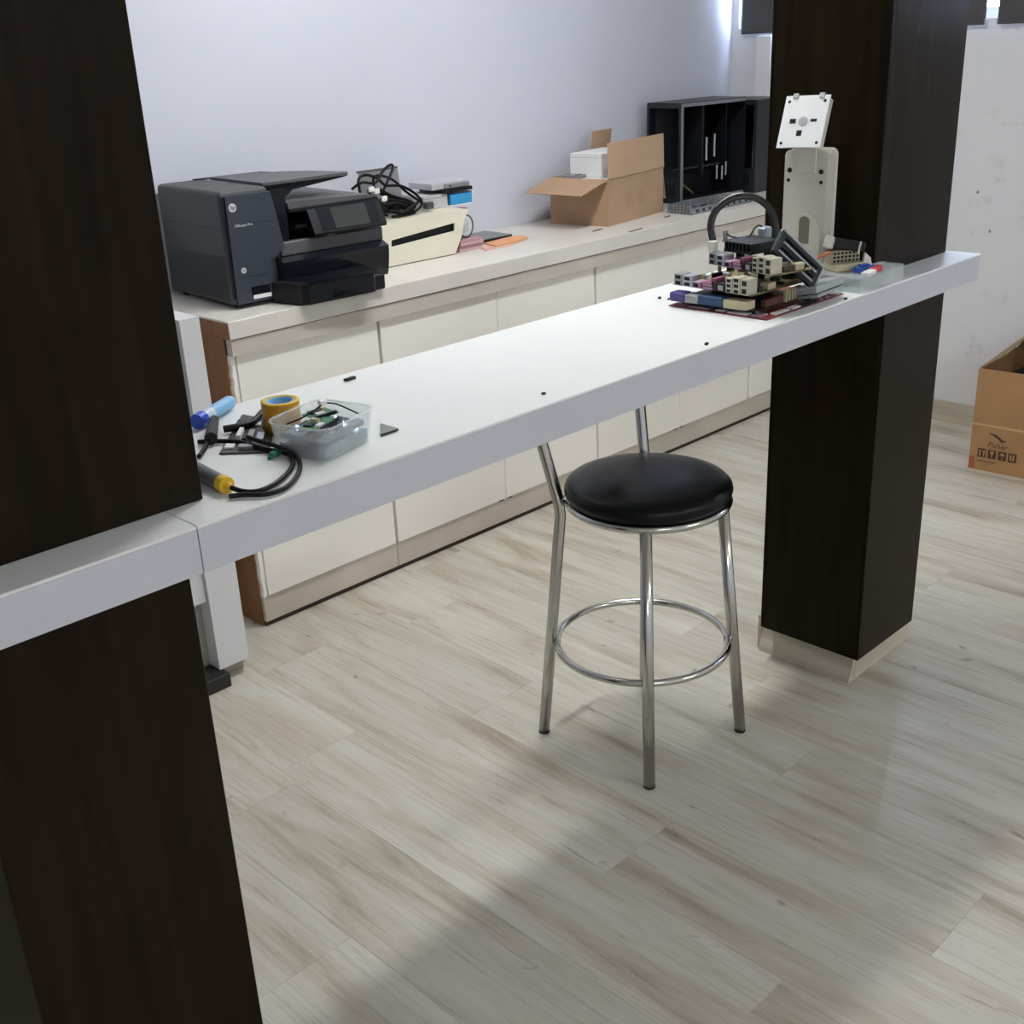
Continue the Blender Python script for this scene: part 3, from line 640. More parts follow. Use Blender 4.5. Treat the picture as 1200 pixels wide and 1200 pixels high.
for i in range(4):
    x = .030+.037*i; s_ = obj('handling_mark', MB().box(x, -.0006, .052, x+.030, .0002, .086), PRINT, fc); c_ = mat('carton_print_light', (.36, .21, .10), .75)
    if i == 0: obj('arrow', MB().prism([(x+.006, .056), (x+.006, .074), (x+.003, .074), (x+.0085, .082), (x+.014, .074), (x+.011, .074), (x+.011, .056)], -.0010, -.0005, 'y').prism([(x+.020, .056), (x+.020, .074), (x+.017, .074), (x+.0225, .082), (x+.028, .074), (x+.025, .074), (x+.025, .056)], -.0010, -.0005, 'y'), c_, s_)
    if i == 1: obj('glass_shape', MB().prism([(x+.008, .081), (x+.022, .081), (x+.019, .068), (x+.016, .066), (x+.016, .059), (x+.020, .057), (x+.010, .057), (x+.014, .059), (x+.014, .066), (x+.011, .068)], -.0010, -.0005, 'y'), c_, s_)
    if i == 2: obj('umbrella_shape', MB().prism([(x+.005, .070), (x+.009, .078), (x+.015, .081), (x+.021, .078), (x+.025, .070), (x+.016, .071), (x+.016, .060), (x+.019, .057), (x+.0145, .057), (x+.0145, .071)], -.0010, -.0005, 'y'), c_, s_)
    if i == 3: obj('stack_shape', MB().box(x+.006, -.0010, .058, x+.012, -.0005, .080).box(x+.016, -.0010, .058, x+.022, -.0005, .080), c_, s_)
obj('red_mark', MB().box(.002, -.0006, .004, .022, .0002, .05), mat('red_brown_print', (.30, .09, .05), .75), fc)
obj('print_line', MB().box(.03, -.0006, .036, .10, .0002, .0385), PRINT, fc)
ng = thing('electronics_bundle', 'dark electronics heaped inside the open floor carton', 'electronics', (4.20, 1.52, .006))
obj('dark_box', MB().box(-.10, -.13, 0, .12, .13, .352, .01), BLACKP, ng); obj('dark_block', MB().box(-.09, -.04, .353, .02, .09, .40, .008, Matrix.Rotation(R(8), 4, 'X')), RUBBER, ng)
obj('white_plug', MB().box(.03, -.05, .351, .05, -.02, .43, .004), WHITEP, ng)
obj('cable', MB().tube(spline([(-.05, .05, .42), (0, 0, .43), (.04, -.06, .42), (.08, -.11, .37)], 6), .006, 8), WIRE, ng)

# wall trunking below the blind, screws in the window wall
solo('wall_trunking', MB().box(WX-.022, 2.955, SZ+.003, WX-.0005, 3.030, 1.53, .002), SILL, 'white vertical trunking on the wall behind the computer cases', 'trunking')
for px, py, lab in ((1146, 225, 'small dark wall screw above the counter end'), (1160, 271, 'small dark wall screw just over the counter end level')):
    v = atx(px, py, WX); solo('wall_screw', MB().lathe([(.006, 0), (.006, .002), (.003, .004), (.0005, .0045)], 12), GREYM, lab, 'screw', 'screws in the wall', (v.x-.0003, v.y, v.z), (0, R(-90), 0))

# ================================================================== monitor stand on the counter
Zc = ZT+.0004
ms = thing('monitor_stand', 'white monitor stand with tilted mounting plate before the dark pillar', 'monitor stand', (2.285, 1.383, Zc), R(8))
# local: front faces -x, width along y
def rrect(y0, y1, z0, z1, r, top=True):
    P = [(y0, z0), (y1, z0)]
    P += [(y1-r+r*math.cos(a), z1-r+r*math.sin(a)) for a in [math.pi/2*i/5 for i in range(6)]]
    P += [(y0+r-r*math.sin(a), z1-r+r*math.cos(a)) for a in [math.pi/2*i/5 for i in range(6)]]
    return P
obj('base', MB().box(-.045, -.035, 0, .065, .085, .010, .003), WHITEP, ms)
obj('column', MB().prism(rrect(-.043, .054, .0102, .272, .012), -.004, .028, 'x'), CREAMP, ms)
obj('rear_shell', MB().prism(rrect(-.047, .054, .0102, .274, .014), .0285, .044, 'x'), WHITEP, ms)
obj('front_bulge', MB().prism([(-.036, .0102), (.048, .0102)] + [(.006+.042*math.cos(a), .085+.055*math.sin(a)) for a in [math.pi*i/12 for i in range(13)]], -.0075, -.0042, 'x'), mat('pale_cream', (.63, .615, .53), .5), ms)
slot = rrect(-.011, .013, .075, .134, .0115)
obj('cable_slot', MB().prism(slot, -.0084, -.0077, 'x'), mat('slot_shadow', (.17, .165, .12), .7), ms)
for y, z, r in ((-.030, .228, .0055), (.042, .230, .0055), (-.031, .206, .004), (.044, .209, .004)):
    obj('screw_hole', MB().cyl((-.0048, y, z), (-.0041, y, z), r, 12), BLACKP, ms)
obj('neck', MB().box(-.010, -.020, .225, -.0045, .034, .300, .002), CREAMP, ms)
pm = bpy.data.objects.new('mounting_plate', MB().box(-.003, -.051, 0, .0, .051, .112, .0008).mesh('mounting_plate')); pm.data.materials.append(mat('plate_white', (.80, .82, .84), .4)); COL.objects.link(pm)
pm.parent = ms; pm.location = (-.034, .012, .279); pm.rotation_euler = (R(-2), R(24), R(-4))
obj('plate_side', MB().box(.0005, -.051, .002, .012, -.048, .105), CREAMP, pm)
obj('pivot_disc', MB().cyl((-.0038, .0, .056), (-.003, .0, .056), .0105, 18), STEEL, pm)
for y, z in ((-.041, .010), (.041, .010), (-.041, .099), (.041, .099)): obj('corner_hole', MB().cyl((-.0036, y, z), (-.003, y, z), .0034, 10), BLACKP, pm)
for y, z, w, h in ((.024, .057, .007, .005), (-.024, .058, .007, .003), (.004, .031, .006, .006)): obj('slot_hole', MB().box(-.0036, y-w, z-h, -.003, y+w, z+h), BLACKP, pm)
for y in (-.032, .028): obj('top_clip', MB().box(-.006, y-.006, .106, .002, y+.006, .116, .001), STEEL, pm)

# ================================================================== heap of computer parts on the counter
def comps(root, W_, D_, n, seed, z=.0017, big=True, zone=(.03, .01)):
    r = random.Random(seed); pal = [CREAMC, BLACKP, STEEL, BLACKP, BLACKP, GREYM, CREAMC, mat('dark_olive_part', (.05, .045, .02), .5)]; used = []
    for i in range(n):
        for _ in range(30):
            w, d = r.choice([(.008, .008), (.012, .006), (.02, .006), (.006, .014), (.014, .014), (.03, .005), (.010, .020)])
            x, y = r.uniform(zone[0], W_-w-.004), r.uniform(zone[1], D_-d-.004)
            if all(x+w < a or a+c < x or y+d < b or b+e < y for a, b, c, e in used): break
        else: continue
        used.append((x, y, w, d)); h = r.choice([.004, .006, .009, .012, .016])
        if abs(w-d) < .001 and w < .01: obj('capacitor', MB().cyl((x+w/2, y+d/2, z), (x+w/2, y+d/2, z+h+.004), w/2, 10), r.choice([STEEL, BLACKP, mat('cap_olive', (.12, .12, .06), .4)]), root)
        else: obj('component', MB().box(x, y, z, x+w, y+d, z+h, .0005), r.choice(pal), root)
hp = 'loose circuit boards heaped on the counter'
# 1: maroon board flat on the counter
b1 = thing('circuit_board', 'maroon circuit board with white parts lying flat under the heap', 'circuit board', (1.888, 1.218, Zc), R(0), hp)
obj('board', MB().box(0, 0, 0, .285, .235, .0016), PCBR, b1)
for i, (x, y, w, d) in enumerate([(.006, .02, .03, .02), (.006, .05, .02, .045), (.008, .105, .03, .02), (.006, .14, .022, .05), (.04, .006, .05, .012), (.10, .005, .03, .014)]):
    obj('component', MB().box(x, y, .0017, x+w, y+d, .0017+.003, .0005), PAPERW if i % 3 else LILAC, b1)
obj('chip', MB().box(.012, .088, .0017, .030, .100, .0048, .0006), BLACKP, b1)
for k in range(5): obj('capacitor', MB().cyl((.20+.012*k, .010, .0017), (.20+.012*k, .010, .0048-.001*(k % 2)), .005, 12), STEEL if k % 2 else PINK, b1)
obj('edge_socket', MB().box(.265, .002, .0017, .283, .022, .0048, .001), STEEL, b1)
obj('edge_socket', MB().box(.13, .003, .0017, .19, .018, .0048, .001), BLACKP, b1)
# 2: card with coloured connectors
b2 = thing('expansion_card', 'black expansion card with blue and ivory connectors under the tan boards', 'circuit board', (1.905, 1.245, Zc+.010), R(3), hp)
obj('board', MB().box(0, 0, 0, .19, .205, .0016), PCBK, b2)
obj('connector', MB().box(-.012, .168, .0017, .02, .204, .020, .003), mat('violet_connector', (.06, .05, .24), .4), b2)
obj('connector', MB().box(-.012, .135, .0017, .02, .167, .019, .002), GREYM, b2)
obj('connector', MB().box(-.012, .078, .0017, .02, .134, .021, .002), SLATEC, b2)
obj('connector', MB().box(-.012, .022, .0017, .02, .076, .018, .001), CREAMC, b2)
for x, y in ((.012, .012), (.17, .012), (.012, .19), (.17, .19)): obj('spacer', MB().cyl((x, y, -.0050), (x, y, -.0002), .004, 8), STEEL, b2)
obj('slot', MB().box(.03, .004, .0017, .17, .016, .016, .001), mat('dark_red_slot', (.09, .03, .025), .5), b2)
for k in range(6): obj('fin', MB().box(.095+.011*k, -.004, .0017, .099+.011*k, .0035, .026), CREAMC, b2)
obj('chip', MB().box(.06, .06, .0017, .15, .15, .022, .001), BLACKP, b2)
# 3, 4: tan main boards with rear sockets
def mainboard(label, loc, rz, W_, D_, seed, flip=False):
    b = thing('motherboard', label, 'circuit board', loc, rz, hp)
    obj('board', MB().box(0, 0, 0, W_, D_, .0016), PCBT, b)
    def sock(y0, y1, h, m, holes=0, hc=BLACKP):
        o = obj('socket', MB().box(-.008, y0, .0017, .022, y1, h, .0008), m, b)
        for k in range(holes):
            z0 = .0017+(h-.0017)*(k+.18)/holes; z1 = .0017+(h-.0017)*(k+.78)/holes
            obj('port', MB().box(-.0086, y0+(y1-y0)*.2, z0, -.0079, y1-(y1-y0)*.2, z1), hc, o)
        return o
    n = D_/.21
    sock(.005*n, .024*n, .033, mat('socket_steel', (.50, .47, .38), .4, .3), 2)
    sock(.0255*n, .044*n, .034, mat('socket_steel', (.50, .47, .38), .4, .3), 3)
    sock(.046*n, .062*n, .031, mat('socket_steel', (.50, .47, .38), .4, .3), 3)
    sock(.064*n, .086*n, .018, BLACKP, 1, GREYM)
    sock(.088*n, .128*n, .015, PINK, 2, LILAC)
    sock(.130*n, .150*n, .014, LILAC, 1)
    sock(.088*n, .100*n, .026, PINK, 1)
    sock(.152*n, .176*n, .024, STEEL, 2)
    sock(.178*n, .200*n, .025, GREYM, 2)
    obj('memory_slot', MB().box(W_-.030, .03, .0017, W_-.022, D_-.06, .012), CREAMC, b)
    obj('memory_slot', MB().box(W_-.016, .03, .0017, W_-.008, D_-.06, .012), BLACKP, b)
    obj('power_socket', MB().box(.06, .006, .0017, .085, .026, .015, .001), CREAMC, b)
    comps(b, W_, D_, 34, seed, zone=(.026, .006))
    return b
m3 = mainboard('tan motherboard with mauve and steel sockets, lower of the two', (1.903, 1.262, Zc+.0385), R(-3), .21, .20, 11)
m4 = mainboard('tan motherboard with mauve sockets lying on the other motherboard', (1.935, 1.232, Zc+.0755), R(-12), .108, .19, 23)
for x, y in ((.05, .06), (.15, .06), (.05, .16), (.15, .16)):
    obj('spacer', MB().cyl((x, y, -.0045), (x, y, -.0002), .004, 8), STEEL, m3)
hb = thing('processor_cooler', 'small dark finned cooler between the two tan motherboards', 'heat sink', (2.045, 1.245, Zc+.0402+.0145), R(-3))
obj('core', MB().box(0, 0, 0, .04, .04, .005), BLACKP, hb)
for k in range(6): obj('fin', MB().box(0, .001+.0068*k, .0052, .04, .0035+.0068*k, .018), GREYM if k % 2 else BLACKP, hb)
# 5: square black heat sink plate on the upper board
hs = thing('heat_sink', 'square black heat sink lying on the upper motherboard', 'heat sink', (1.985, 1.322, Zc+.0995), R(-8), None)
obj('plate', MB().box(0, 0, 0, .085, .075, .006, .001), BLACKP, hs)
for k in range(8): obj('fin', MB().box(.0, .002+.0095*k, .0062, .085, .006+.0095*k, .020), BLACKP, hs)
obj('top_cover', MB().box(-.002, -.002, .0202, .088, .078, .0222), mat('black_cover', (.02, .022, .026), .3), hs)
dp = lambda v: (Vector(v)-EYE).dot(FW)
def atd(px, py, d): r = ray(px, py); return EYE + r*(d/r.dot(FW))
d0, d1 = dp((1.985, 1.405, 1.16)), dp((2.06, 1.315, 1.14))
pp = [(836, 284), (833, 266), (837, 250), (848, 238), (862, 231), (878, 230), (893, 236), (904, 248), (909, 265), (909, 285), (906, 306)]
pts = [atd(x, y, d0+(d1-d0)*i/(len(pp)-1)) for i, (x, y) in enumerate(pp)]
org = Vector((2.02, 1.37, Zc+.08))
rc = thing('ribbon_cable', 'black ribbon cable arching over the heap of boards', 'cable', org)
obj('ribbon', MB().tube([p-org for p in spline(pts, 5)], .0022, 8, False, 3.6, RT), mat('ribbon_black', (.014, .013, .014), .33), rc)
p0 = pts[0]-org; obj('connector', MB().box(p0.x-.012, p0.y-.006, p0.z-.018, p0.x+.010, p0.y+.006, p0.z+.004, .002), WHITEP, rc)
p1 = pts[-1]-org; obj('connector', MB().box(p1.x-.010, p1.y-.008, p1.z-.02, p1.x+.010, p1.y+.008, p1.z+.004, .002), GREYM, rc)
wp = [atd(x, y, d0+.02) for x, y in ((850, 272), (856, 277), (868, 279), (878, 277), (884, 268), (890, 264), (896, 268))]
sw = thing('wire_link', 'short thin black wire between connectors above the heat sink', 'wire', org)
obj('wire', MB().tube([p-org for p in spline(wp, 5)], .0016, 6), WIRE, sw)
q = wp[0]-org; obj('connector', MB().box(q.x-.004, q.y-.004, q.z-.016, q.x+.004, q.y+.004, q.z+.004, .001), GREYM, sw)
q = wp[-1]-org; obj('connector', MB().box(q.x-.012, q.y-.010, q.z-.022, q.x+.014, q.y+.010, q.z+.004, .003), mat('pale_blue_metal', (.42, .50, .57), .35, .4), sw)
# 6: slotted grey card leaning down over the boards
A, B = atd(912, 297, dp((2.05, 1.21, 1.16))), atd(950, 333, dp((2.105, 1.185, 1.11)))
gc = thing('graphics_card', 'dark grey finned card with steel edges leaning down across the boards', 'circuit board', A, 0, hp)
ex = (B-A).normalized(); side = RT*.72+UP*.50+FW*.45; side = (side-ex*side.dot(ex)).normalized(); nn = ex.cross(side).normalized()
if nn.z < 0: nn = -nn
Mg = Matrix((ex, side, nn)).transposed().to_4x4(); Lg = (B-A).length
obj('cooler', MB().box(-.02, -.012, 0, Lg, .038, .012, .002, Mg), mat('gunmetal', (.022, .028, .038), .35, .2), gc)
obj('steel_edge', MB().box(-.02, .0385, .002, Lg+.004, .045, .015, .001, Mg), mat('pale_steel', (.36, .40, .43), .35, .4), gc)
for k in range(4): obj('fin', MB().box(-.01+k*.001, -.008+.0115*k, .0122, Lg-.01, -.004+.0115*k, .017, .0005, Mg), [GREYM, BLACKP, mat('pale_steel', (.36, .40, .43), .35, .4), BLACKP][k], gc)
obj('bracket', MB().box(Lg+.001, -.016, -.012, Lg+.005, .045, .014, .001, Mg), mat('pale_steel', (.36, .40, .43), .35, .4), gc)
# silver drive by the counter edge
C = at(943, 352, ZT+.02)
dv2 = thing('hard_drive', 'flat silver drive resting against the front of the board heap', 'drive', (2.040, 1.196, Zc+.0096), R(4))
obj('shell', MB().box(0, 0, .018, .115, .05, .034, .002, Matrix.Rotation(R(-12), 4, 'X')), mat('silver_blue', (.42, .47, .50), .35, .4), dv2)
obj('edge', MB().box(0, -.001, .010, .115, .045, .0165, .001, Matrix.Rotation(R(-12), 4, 'X')), mat('pale_steel', (.36, .40, .43), .35, .4), dv2)
for x in (.006, .108): obj('foot', MB().box(x-.004, .022, .0, x+.004, .038, .0105), BLACKP, dv2)
# 7: clear plastic box with fan cooler, blue and red connectors on it
cl = thing('clear_box', 'clear plastic box lying by the pillar under the fan cooler', 'plastic box', (0, 0, Zc))
pg_ = [(2.196, 1.196), (2.392, 1.200), (2.392, 1.255), (2.366, 1.256), (2.366, 1.338), (2.196, 1.338)]
sh = MB(); n = len(pg_)
cxm = sum(p[0] for p in pg_)/n; cym = sum(p[1] for p in pg_)/n
for i in range(n):
    (xa, ya), (xb, yb) = pg_[i], pg_[(i+1) % n]; L_ = math.hypot(xb-xa, yb-ya); nx, ny = -(yb-ya)/L_*.0012, (xb-xa)/L_*.0012
    sh.prism([(xa, ya), (xb, yb), (xb+nx, yb+ny), (xa+nx, ya+ny)], .0014, .029)
obj('walls', sh, CLEAR2, cl); obj('lid', MB().prism(pg_, .0292, .0305), CLEAR2, cl); obj('floor', MB().prism(pg_, 0, .0012), CLEAR2, cl)
for x, y in ((2.21, 1.21), (2.28, 1.206), (2.35, 1.21)): obj('dimple', MB().cyl((x, y, .0306), (x, y, .0325), .008, 12), CLEAR2, cl)
fn = thing('fan_cooler', 'black fan cooler with ivory grille tilted on the clear box', 'cooler', (2.262, 1.275, Zc+.0306), R(-30))
obj('base', MB().box(-.03, -.02, 0, .045, .03, .016, .002), CREAMC, fn)
obj('grille', MB().box(-.034, -.012, .0162, .034, .02, .044, .002), mat('ivory_grille', (.34, .31, .20), .5), fn)
for k in range(7):
    for j in range(3): obj('grille_hole', MB().box(-.030+.009*k, -.0126, .0195+.008*j, -.024+.009*k, -.0119, .0245+.008*j), BLACKP, fn)
Mt = Matrix.Translation((0, 0, .0445)) @ Matrix.Rotation(R(12), 4, 'Y')
obj('fan_frame', MB().box(-.036, -.016, 0, .042, .030, .020, .002, Mt), BLACKP, fn)
obj('fan_clip', MB().box(-.040, -.018, -.002, -.0362, .02, .022, .001, Mt), mat('pale_clip', (.5, .48, .44), .5), fn)
obj('fan_clip', MB().box(.024, -.0185, -.004, .029, -.0162, .022, .001, Mt), mat('pale_clip', (.5, .48, .44), .5), fn)
obj('foot', MB().prism([(.036, 0), (.062, 0), (.056, .024), (.042, .036)], -.018, -.012, 'y'), WHITEP, fn)
obj('wire', MB().tube(spline([(-.034, -.008, .040), (-.05, -.02, .044), (-.066, -.01, .034), (-.08, -.014, .014)], 6), .0018, 6), ORANGE, fn)
obj('wire', MB().tube(spline([(-.034, -.004, .038), (-.052, -.008, .034), (-.07, -.022, .036), (-.084, -.012, .018)], 6), .0016, 6), mat('rust_wire', (.42, .12, .04), .5), fn)
bc = thing('blue_connector', 'small blue plastic connector on the clear box beside the fan', 'connector', (2.268, 1.226, Zc+.0306), R(-20))
obj('body', MB().box(-.024, -.010, 0, .022, .008, .012, .001), BLUEC, bc); obj('latch', MB().box(-.016, -.006, .0121, .010, .004, .017, .001), BLUEC, bc)
rcn = thing('red_connector', 'red and white flat connector lying at the edge of the clear box', 'connector', (2.262, 1.200, Zc+.0306), R(8))
obj('red_end', MB().box(.004, -.002, 0, .044, .014, .010, .001), REDC, rcn); obj('white_body', MB().box(-.040, -.004, 0, .0035, .014, .008, .001), PAPERW, rcn)

# ================================================================== tools at the near end of the counter
tb = thing('plastic_tub', 'clear plastic tub holding antistatic bags and green boards', 'tub', (.8575, 1.234, Zc), R(15.6))
w_, d_, h_ = .122, .108, .047
def rr(x0, y0, x1, y1, r, n=5):
    P = []
    for cx_, cy_, a0 in ((x1-r, y0+r, -90), (x1-r, y1-r, 0), (x0+r, y1-r, 90), (x0+r, y0+r, 180)):
        P += [(cx_+r*math.cos(R(a0+90*i/n)), cy_+r*math.sin(R(a0+90*i/n))) for i in range(n+1)]
    return P
lo, up = rr(.006, .006, w_-.006, d_-.006, .02), rr(0, 0, w_, d_, .022)
li, ui = rr(.0075, .0075, w_-.0075, d_-.0075, .019), rr(.0015, .0015, w_-.0015, d_-.0015, .021)
n = len(lo); V = [(x, y, 0) for x, y in lo]+[(x, y, h_) for x, y in up]+[(x, y, h_) for x, y in ui]+[(x, y, .0015) for x, y in li]
F = [list(range(n))[::-1], [3*n+i for i in range(n)]]
for k in range(3): F += [[k*n+i, k*n+(i+1) % n, (k+1)*n+(i+1) % n, (k+1)*n+i] for i in range(n)]
obj('shell', MB().add(V, F), CLEAR, tb)
obj('rim', MB().tube([(x, y, h_) for x, y in up], .0016, 6, True), CLEAR2, tb)
def intub(x, y, z): M = Matrix.Translation((.8575, 1.234, Zc)) @ Matrix.Rotation(R(15.6), 4, 'Z'); return M @ Vector((x, y, z))
def crumple(x0, y0, x1, y1, z0, z1, seed):
    r = random.Random(seed); nx, ny = 9, 9; V = []; F = []
    for top in (1, 0):
        for i in range(nx):
            for j in range(ny):
                u, v = i/(nx-1), j/(ny-1); e = min(u, v, 1-u, 1-v)*4
                z = (z1-.006+r.uniform(-.006, .006)*min(1, e+.3)) if top else z0
                V.append((x0+(x1-x0)*u + (0 if not top else r.uniform(-.002, .002)*(0 < i < nx-1)), y0+(y1-y0)*v, z))
    N2 = nx*ny
    for i in range(nx-1):
        for j in range(ny-1):
            a = i*ny+j; F.append([a, a+ny, a+ny+1, a+1]); F.append([N2+a, N2+a+1, N2+a+ny+1, N2+a+ny])
    rim = [i*ny for i in range(nx)]+[(nx-1)*ny+j for j in range(1, ny)]+[i*ny+ny-1 for i in range(nx-2, -1, -1)]+[j for j in range(ny-2, 0, -1)]
    for k in range(len(rim)): a, b = rim[k], rim[(k+1) % len(rim)]; F.append([a, b, N2+b, N2+a])
    return MB().add(V, F)
bg1 = thing('antistatic_bag', 'crumpled silver grey antistatic bag at the bottom of the tub', 'bag', intub(0, 0, .002), R(15.6), 'antistatic bags in the tub')
obj('foil', crumple(.013, .013, w_-.013, d_-.014, .0, .021, 4), BAG, bg1)
bg2 = thing('antistatic_bag', 'crumpled grey antistatic bag under the green boards in the tub', 'bag', intub(0, 0, .0245), R(15.6), 'antistatic bags in the tub')
obj('foil', crumple(.011, .012, w_-.02, d_-.02, .0, .013, 9), mat('dark_foil', (.13, .16, .20), .25, .5, var=.4, vscale=50, bump=.8, bscale=45), bg2)
for i, (x, y, w, d, lab, a) in enumerate([(.020, .024, .055, .038, 'small green circuit board with white sockets in the plastic tub', 8), (.060, .062, .040, .034, 'bright green circuit board leaning on bags in the plastic tub', -14)]):
    g = thing('circuit_board', lab, 'circuit board', intub(x, y, .0385), R(15.6+a), 'green boards in the tub')
    obj('board', MB().box(0, 0, 0, w, d, .0016), PCBG, g)
    obj('socket', MB().box(.006, .004, .0017, .020, .012, .006), PAPERW, g); obj('socket', MB().box(.026, .020, .0017, .034, .032, .007), CREAMC, g); obj('chip', MB().box(.008, .02, .0017, .020, .032, .004), BLACKP, g); obj('edge_pins', MB().box(.002, -.001, .0, w-.004, .0015, .005), BLACKP, g)
lw = thing('lead_wire', 'thin black lead wires with white plug sticking out of the tub', 'wire', intub(.06, .055, .044))
obj('wire', MB().tube(spline([(-.05, .01, .0), (-.03, .0, .006), (-.005, -.006, .016), (.004, -.004, .02)], 6), .0012, 6), WIRE, lw); obj('wire', MB().tube(spline([(.004, -.004, .02), (.02, -.012, .016), (.034, -.026, .006), (.040, -.035, .001)], 6), .0012, 6), WIRE, lw)
obj('plug', MB().box(-.002, -.007, .017, .010, .001, .024, .001), PAPERW, lw)
# tape roll
tp = at(331, 510, ZT); tp = Vector((.908, 1.412, Zc))
tr_ = thing('tape_roll', 'amber tape roll with blue core standing behind the tub', 'tape', tp, 0)
obj('tape', MB().lathe([(.0205, 0), (.028, 0), (.028, .044), (.0205, .044), (.0205, 0)], 32, None, False), AMBER, tr_)
obj('core', MB().lathe([(.018, .001), (.0202, .001), (.0202, .046), (.018, .046), (.018, .001)], 32, None, False), SKYB, tr_)
obj('edge_ring', MB().lathe([(.0206, .0442), (.0282, .0442), (.0282, .0465), (.0206, .0465), (.0206, .0442)], 32, None, False), YELLOW, tr_)
# flat dark frame board with white parts
Q = [at(257, 533, Zc), at(316, 531, Zc), at(322, 494, Zc), at(284, 487, Zc)]
fb = thing('circuit_board', 'flat black circuit board with white parts beside the tape roll', 'circuit board', Q[0], 0)
q0 = Q[0]; loc2 = [((p-q0).x, (p-q0).y) for p in Q]
obj('board', MB().prism(loc2, 0, .0022), PCBK, fb)
def bil(u, v): a = Vector(loc2[0]).lerp(Vector(loc2[1]), u); b = Vector(loc2[3]).lerp(Vector(loc2[2]), u); return a.lerp(b, v)
for i, (u, v, w, h, m_) in enumerate([(.15, .15, .2, .10, PAPERW), (.5, .12, .3, .08, GREYM), (.25, .45, .10, .22, PAPERW), (.5, .45, .14, .3, GREYM), (.75, .4, .16, .2, STEEL), (.15, .7, .2, .12, BLACKP), (.55, .8, .2, .1, PAPERW), (.8, .75, .12, .14, BLACKP), (.42, .3, .08, .08, BLACKP)]):
    obj('component', MB().prism([tuple(bil(*p)) for p in ((u-w/2, v-h/2), (u+w/2, v-h/2), (u+w/2, v+h/2), (u-w/2, v+h/2))], .0023, .0045+.002*(i % 3)), m_, fb)
tc = thing('teal_clip', 'small translucent teal green clip lying by the black cable', 'clip', at(313, 533, Zc)+Vector((.012, -.012, 0)), R(20))
obj('body', MB().box(-.018, -.006, 0, .018, .006, .008, .002), TEAL, tc); obj('tab', MB().box(-.024, -.003, 0, -.0182, .003, .004, .001), TEAL, tc)
# blue tube
a_, b_ = at(236, 491, ZT+.012), at(271, 470, ZT+.012); ax = (b_-a_).normalized()
ft = thing('flux_tube', 'pale blue tube with royal blue cap lying at the counter back edge', 'tube', a_)
obj('barrel', MB().cyl((0, 0, 0), (b_-a_)*.93, .0105, 16), SKYB, ft); obj('white_band', MB().cyl((b_-a_)*.06, (b_-a_)*.30, .0107, 16), mat('pale_label', (.55, .68, .82), .4), ft)
obj('cap', MB().cyl(-ax*.014, ax*.004, .0118, 16), ROYAL, ft); obj('end', MB().cyl((b_-a_)*.93, (b_-a_), .0108, 16, .0085), mat('clear_end', (.6, .68, .74), .3), ft)
# soldering iron and cables
s0, s1 = at(240, 556, ZT+.013), at(262, 567, ZT+.011); ax = (s1-s0).normalized()
si = thing('soldering_iron', 'soldering iron with grey handle and yellow collar on the counter', 'soldering iron', s0)
obj('handle', MB().cyl(-ax*.12, s1-s0-ax*.004, .0125, 18, .0105), mat('iron_grey', (.13, .13, .13), .4), si)
obj('collar', MB().cyl(s1-s0-ax*.0045, s1-s0+ax*.008, .0118, 18, .0112), YELLOW, si); obj('cable_sleeve', MB().cyl(s1-s0+ax*.008, s1-s0+ax*.018, .006, 12, .004), YELLOW, si)
zc = ZT+.0045
e0 = s1+ax*.016
def cabl(pix, r, lab, z=zc, first=None):
    P = [at(x, y, z+(k if len(pp_) > 0 else 0)) for x, y, k in [(q+(0,))[:3] if len(q) == 2 else q for q in pix] for pp_ in [[1]]]
    if first is not None: P = [first]+P
    o = P[0].copy(); t_ = thing('cable', lab, 'cable', o, 0, 'black cables at the counter end')
    obj('sheath', MB().tube([p-o for p in spline(P, 7)], r, 8), WIRE, t_); return t_, o
cabl([(286, 576), (305, 575), (325, 565), (341, 549), (342, 536), (330, 529), (312, 527), (285, 519), (262, 517), (232, 518)], .0034, 'black cord looping from the soldering iron collar round to the pillar', zc, e0)
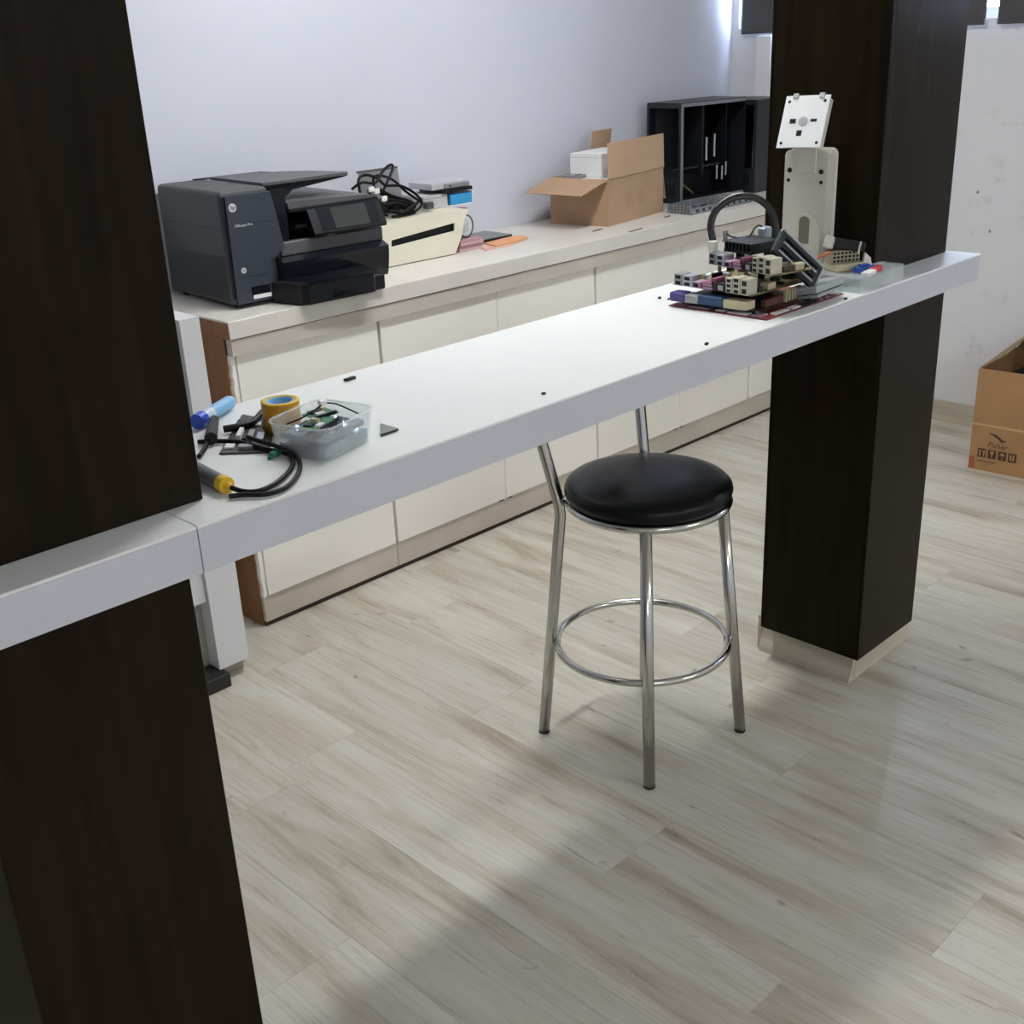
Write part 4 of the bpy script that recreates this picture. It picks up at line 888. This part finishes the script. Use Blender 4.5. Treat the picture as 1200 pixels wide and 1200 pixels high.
cabl([(268, 582, .0), (285, 580), (312, 579), (335, 571), (349, 556), (351, 541), (341, 529, .008), (325, 523, .008), (308, 518, .008), (290, 512, .008)], .0034, 'black cord lying outside the soldering iron cord loop')
c3, o3 = cabl([(233, 535), (240, 525), (246, 512, .004), (250, 502, .008)], .0034, 'black cord with thick moulded plug in front of the blue tube')
pa, pb = at(247, 514, zc+.006), at(251, 492, zc+.006)
obj('moulded_plug', MB().cyl(pa-o3, pb-o3, .0095, 14, .0075), mat('plug_black', (.012, .013, .016), .4, spec=.25), c3)
cabl([(262, 503), (280, 500), (296, 495), (306, 485, .004), (312, 480, .006), (318, 484, .003)], .0055, 'thick braided black cord running behind the flat black circuit board', zc+.003)
# thin sheet beside the tub, small bits on the counter
Q = [at(467, 505, Zc), at(446, 512, Zc), at(446, 499, Zc)]
sp = thing('plastic_sheet', 'thin dark triangular plastic sheet by the tub side', 'sheet', Q[0]); obj('sheet', MB().prism([((p-Q[0]).x, (p-Q[0]).y) for p in Q], .001, .0032), BLACKP, sp); obj('film', MB().prism([((p-Q[0]).x*.97, (p-Q[0]).y*.97) for p in Q], .0033, .0042), mat('grey_film', (.2, .21, .2), .4), sp)
for px, py, w, d, h, a, lab in ((410, 445, .011, .004, .004, 5, 'black chip lying alone near the counter back edge'), (637, 462, .003, .003, .003, 0, 'tiny dark screw alone mid counter near the front edge'), (828, 404, .004, .003, .004, 20, 'dark screw at the counter front edge before the board heap'),
                              (773, 350, .004, .003, .004, 30, 'dark screw beside the board heap, nearer the counter back edge'), (784, 351, .005, .002, .003, 10, 'small dark pin right beside the expansion card connectors'), (1001, 352, .004, .003, .003, 15, 'tiny dark chip on the counter front edge past the silver drive')):
    v = at(px, py, Zc)
    if v.y < YC+.006: v.y = YC+.006
    k_ = thing('small_part', lab, 'small part', v, R(a), 'loose small parts on the counter')
    obj('body', MB().box(-w, -d, 0, w, d, h, .0006), BLACKP, k_); obj('pin', MB().box(w, -d*.3, 0, w+.002, d*.3, h*.5), STEEL, k_)
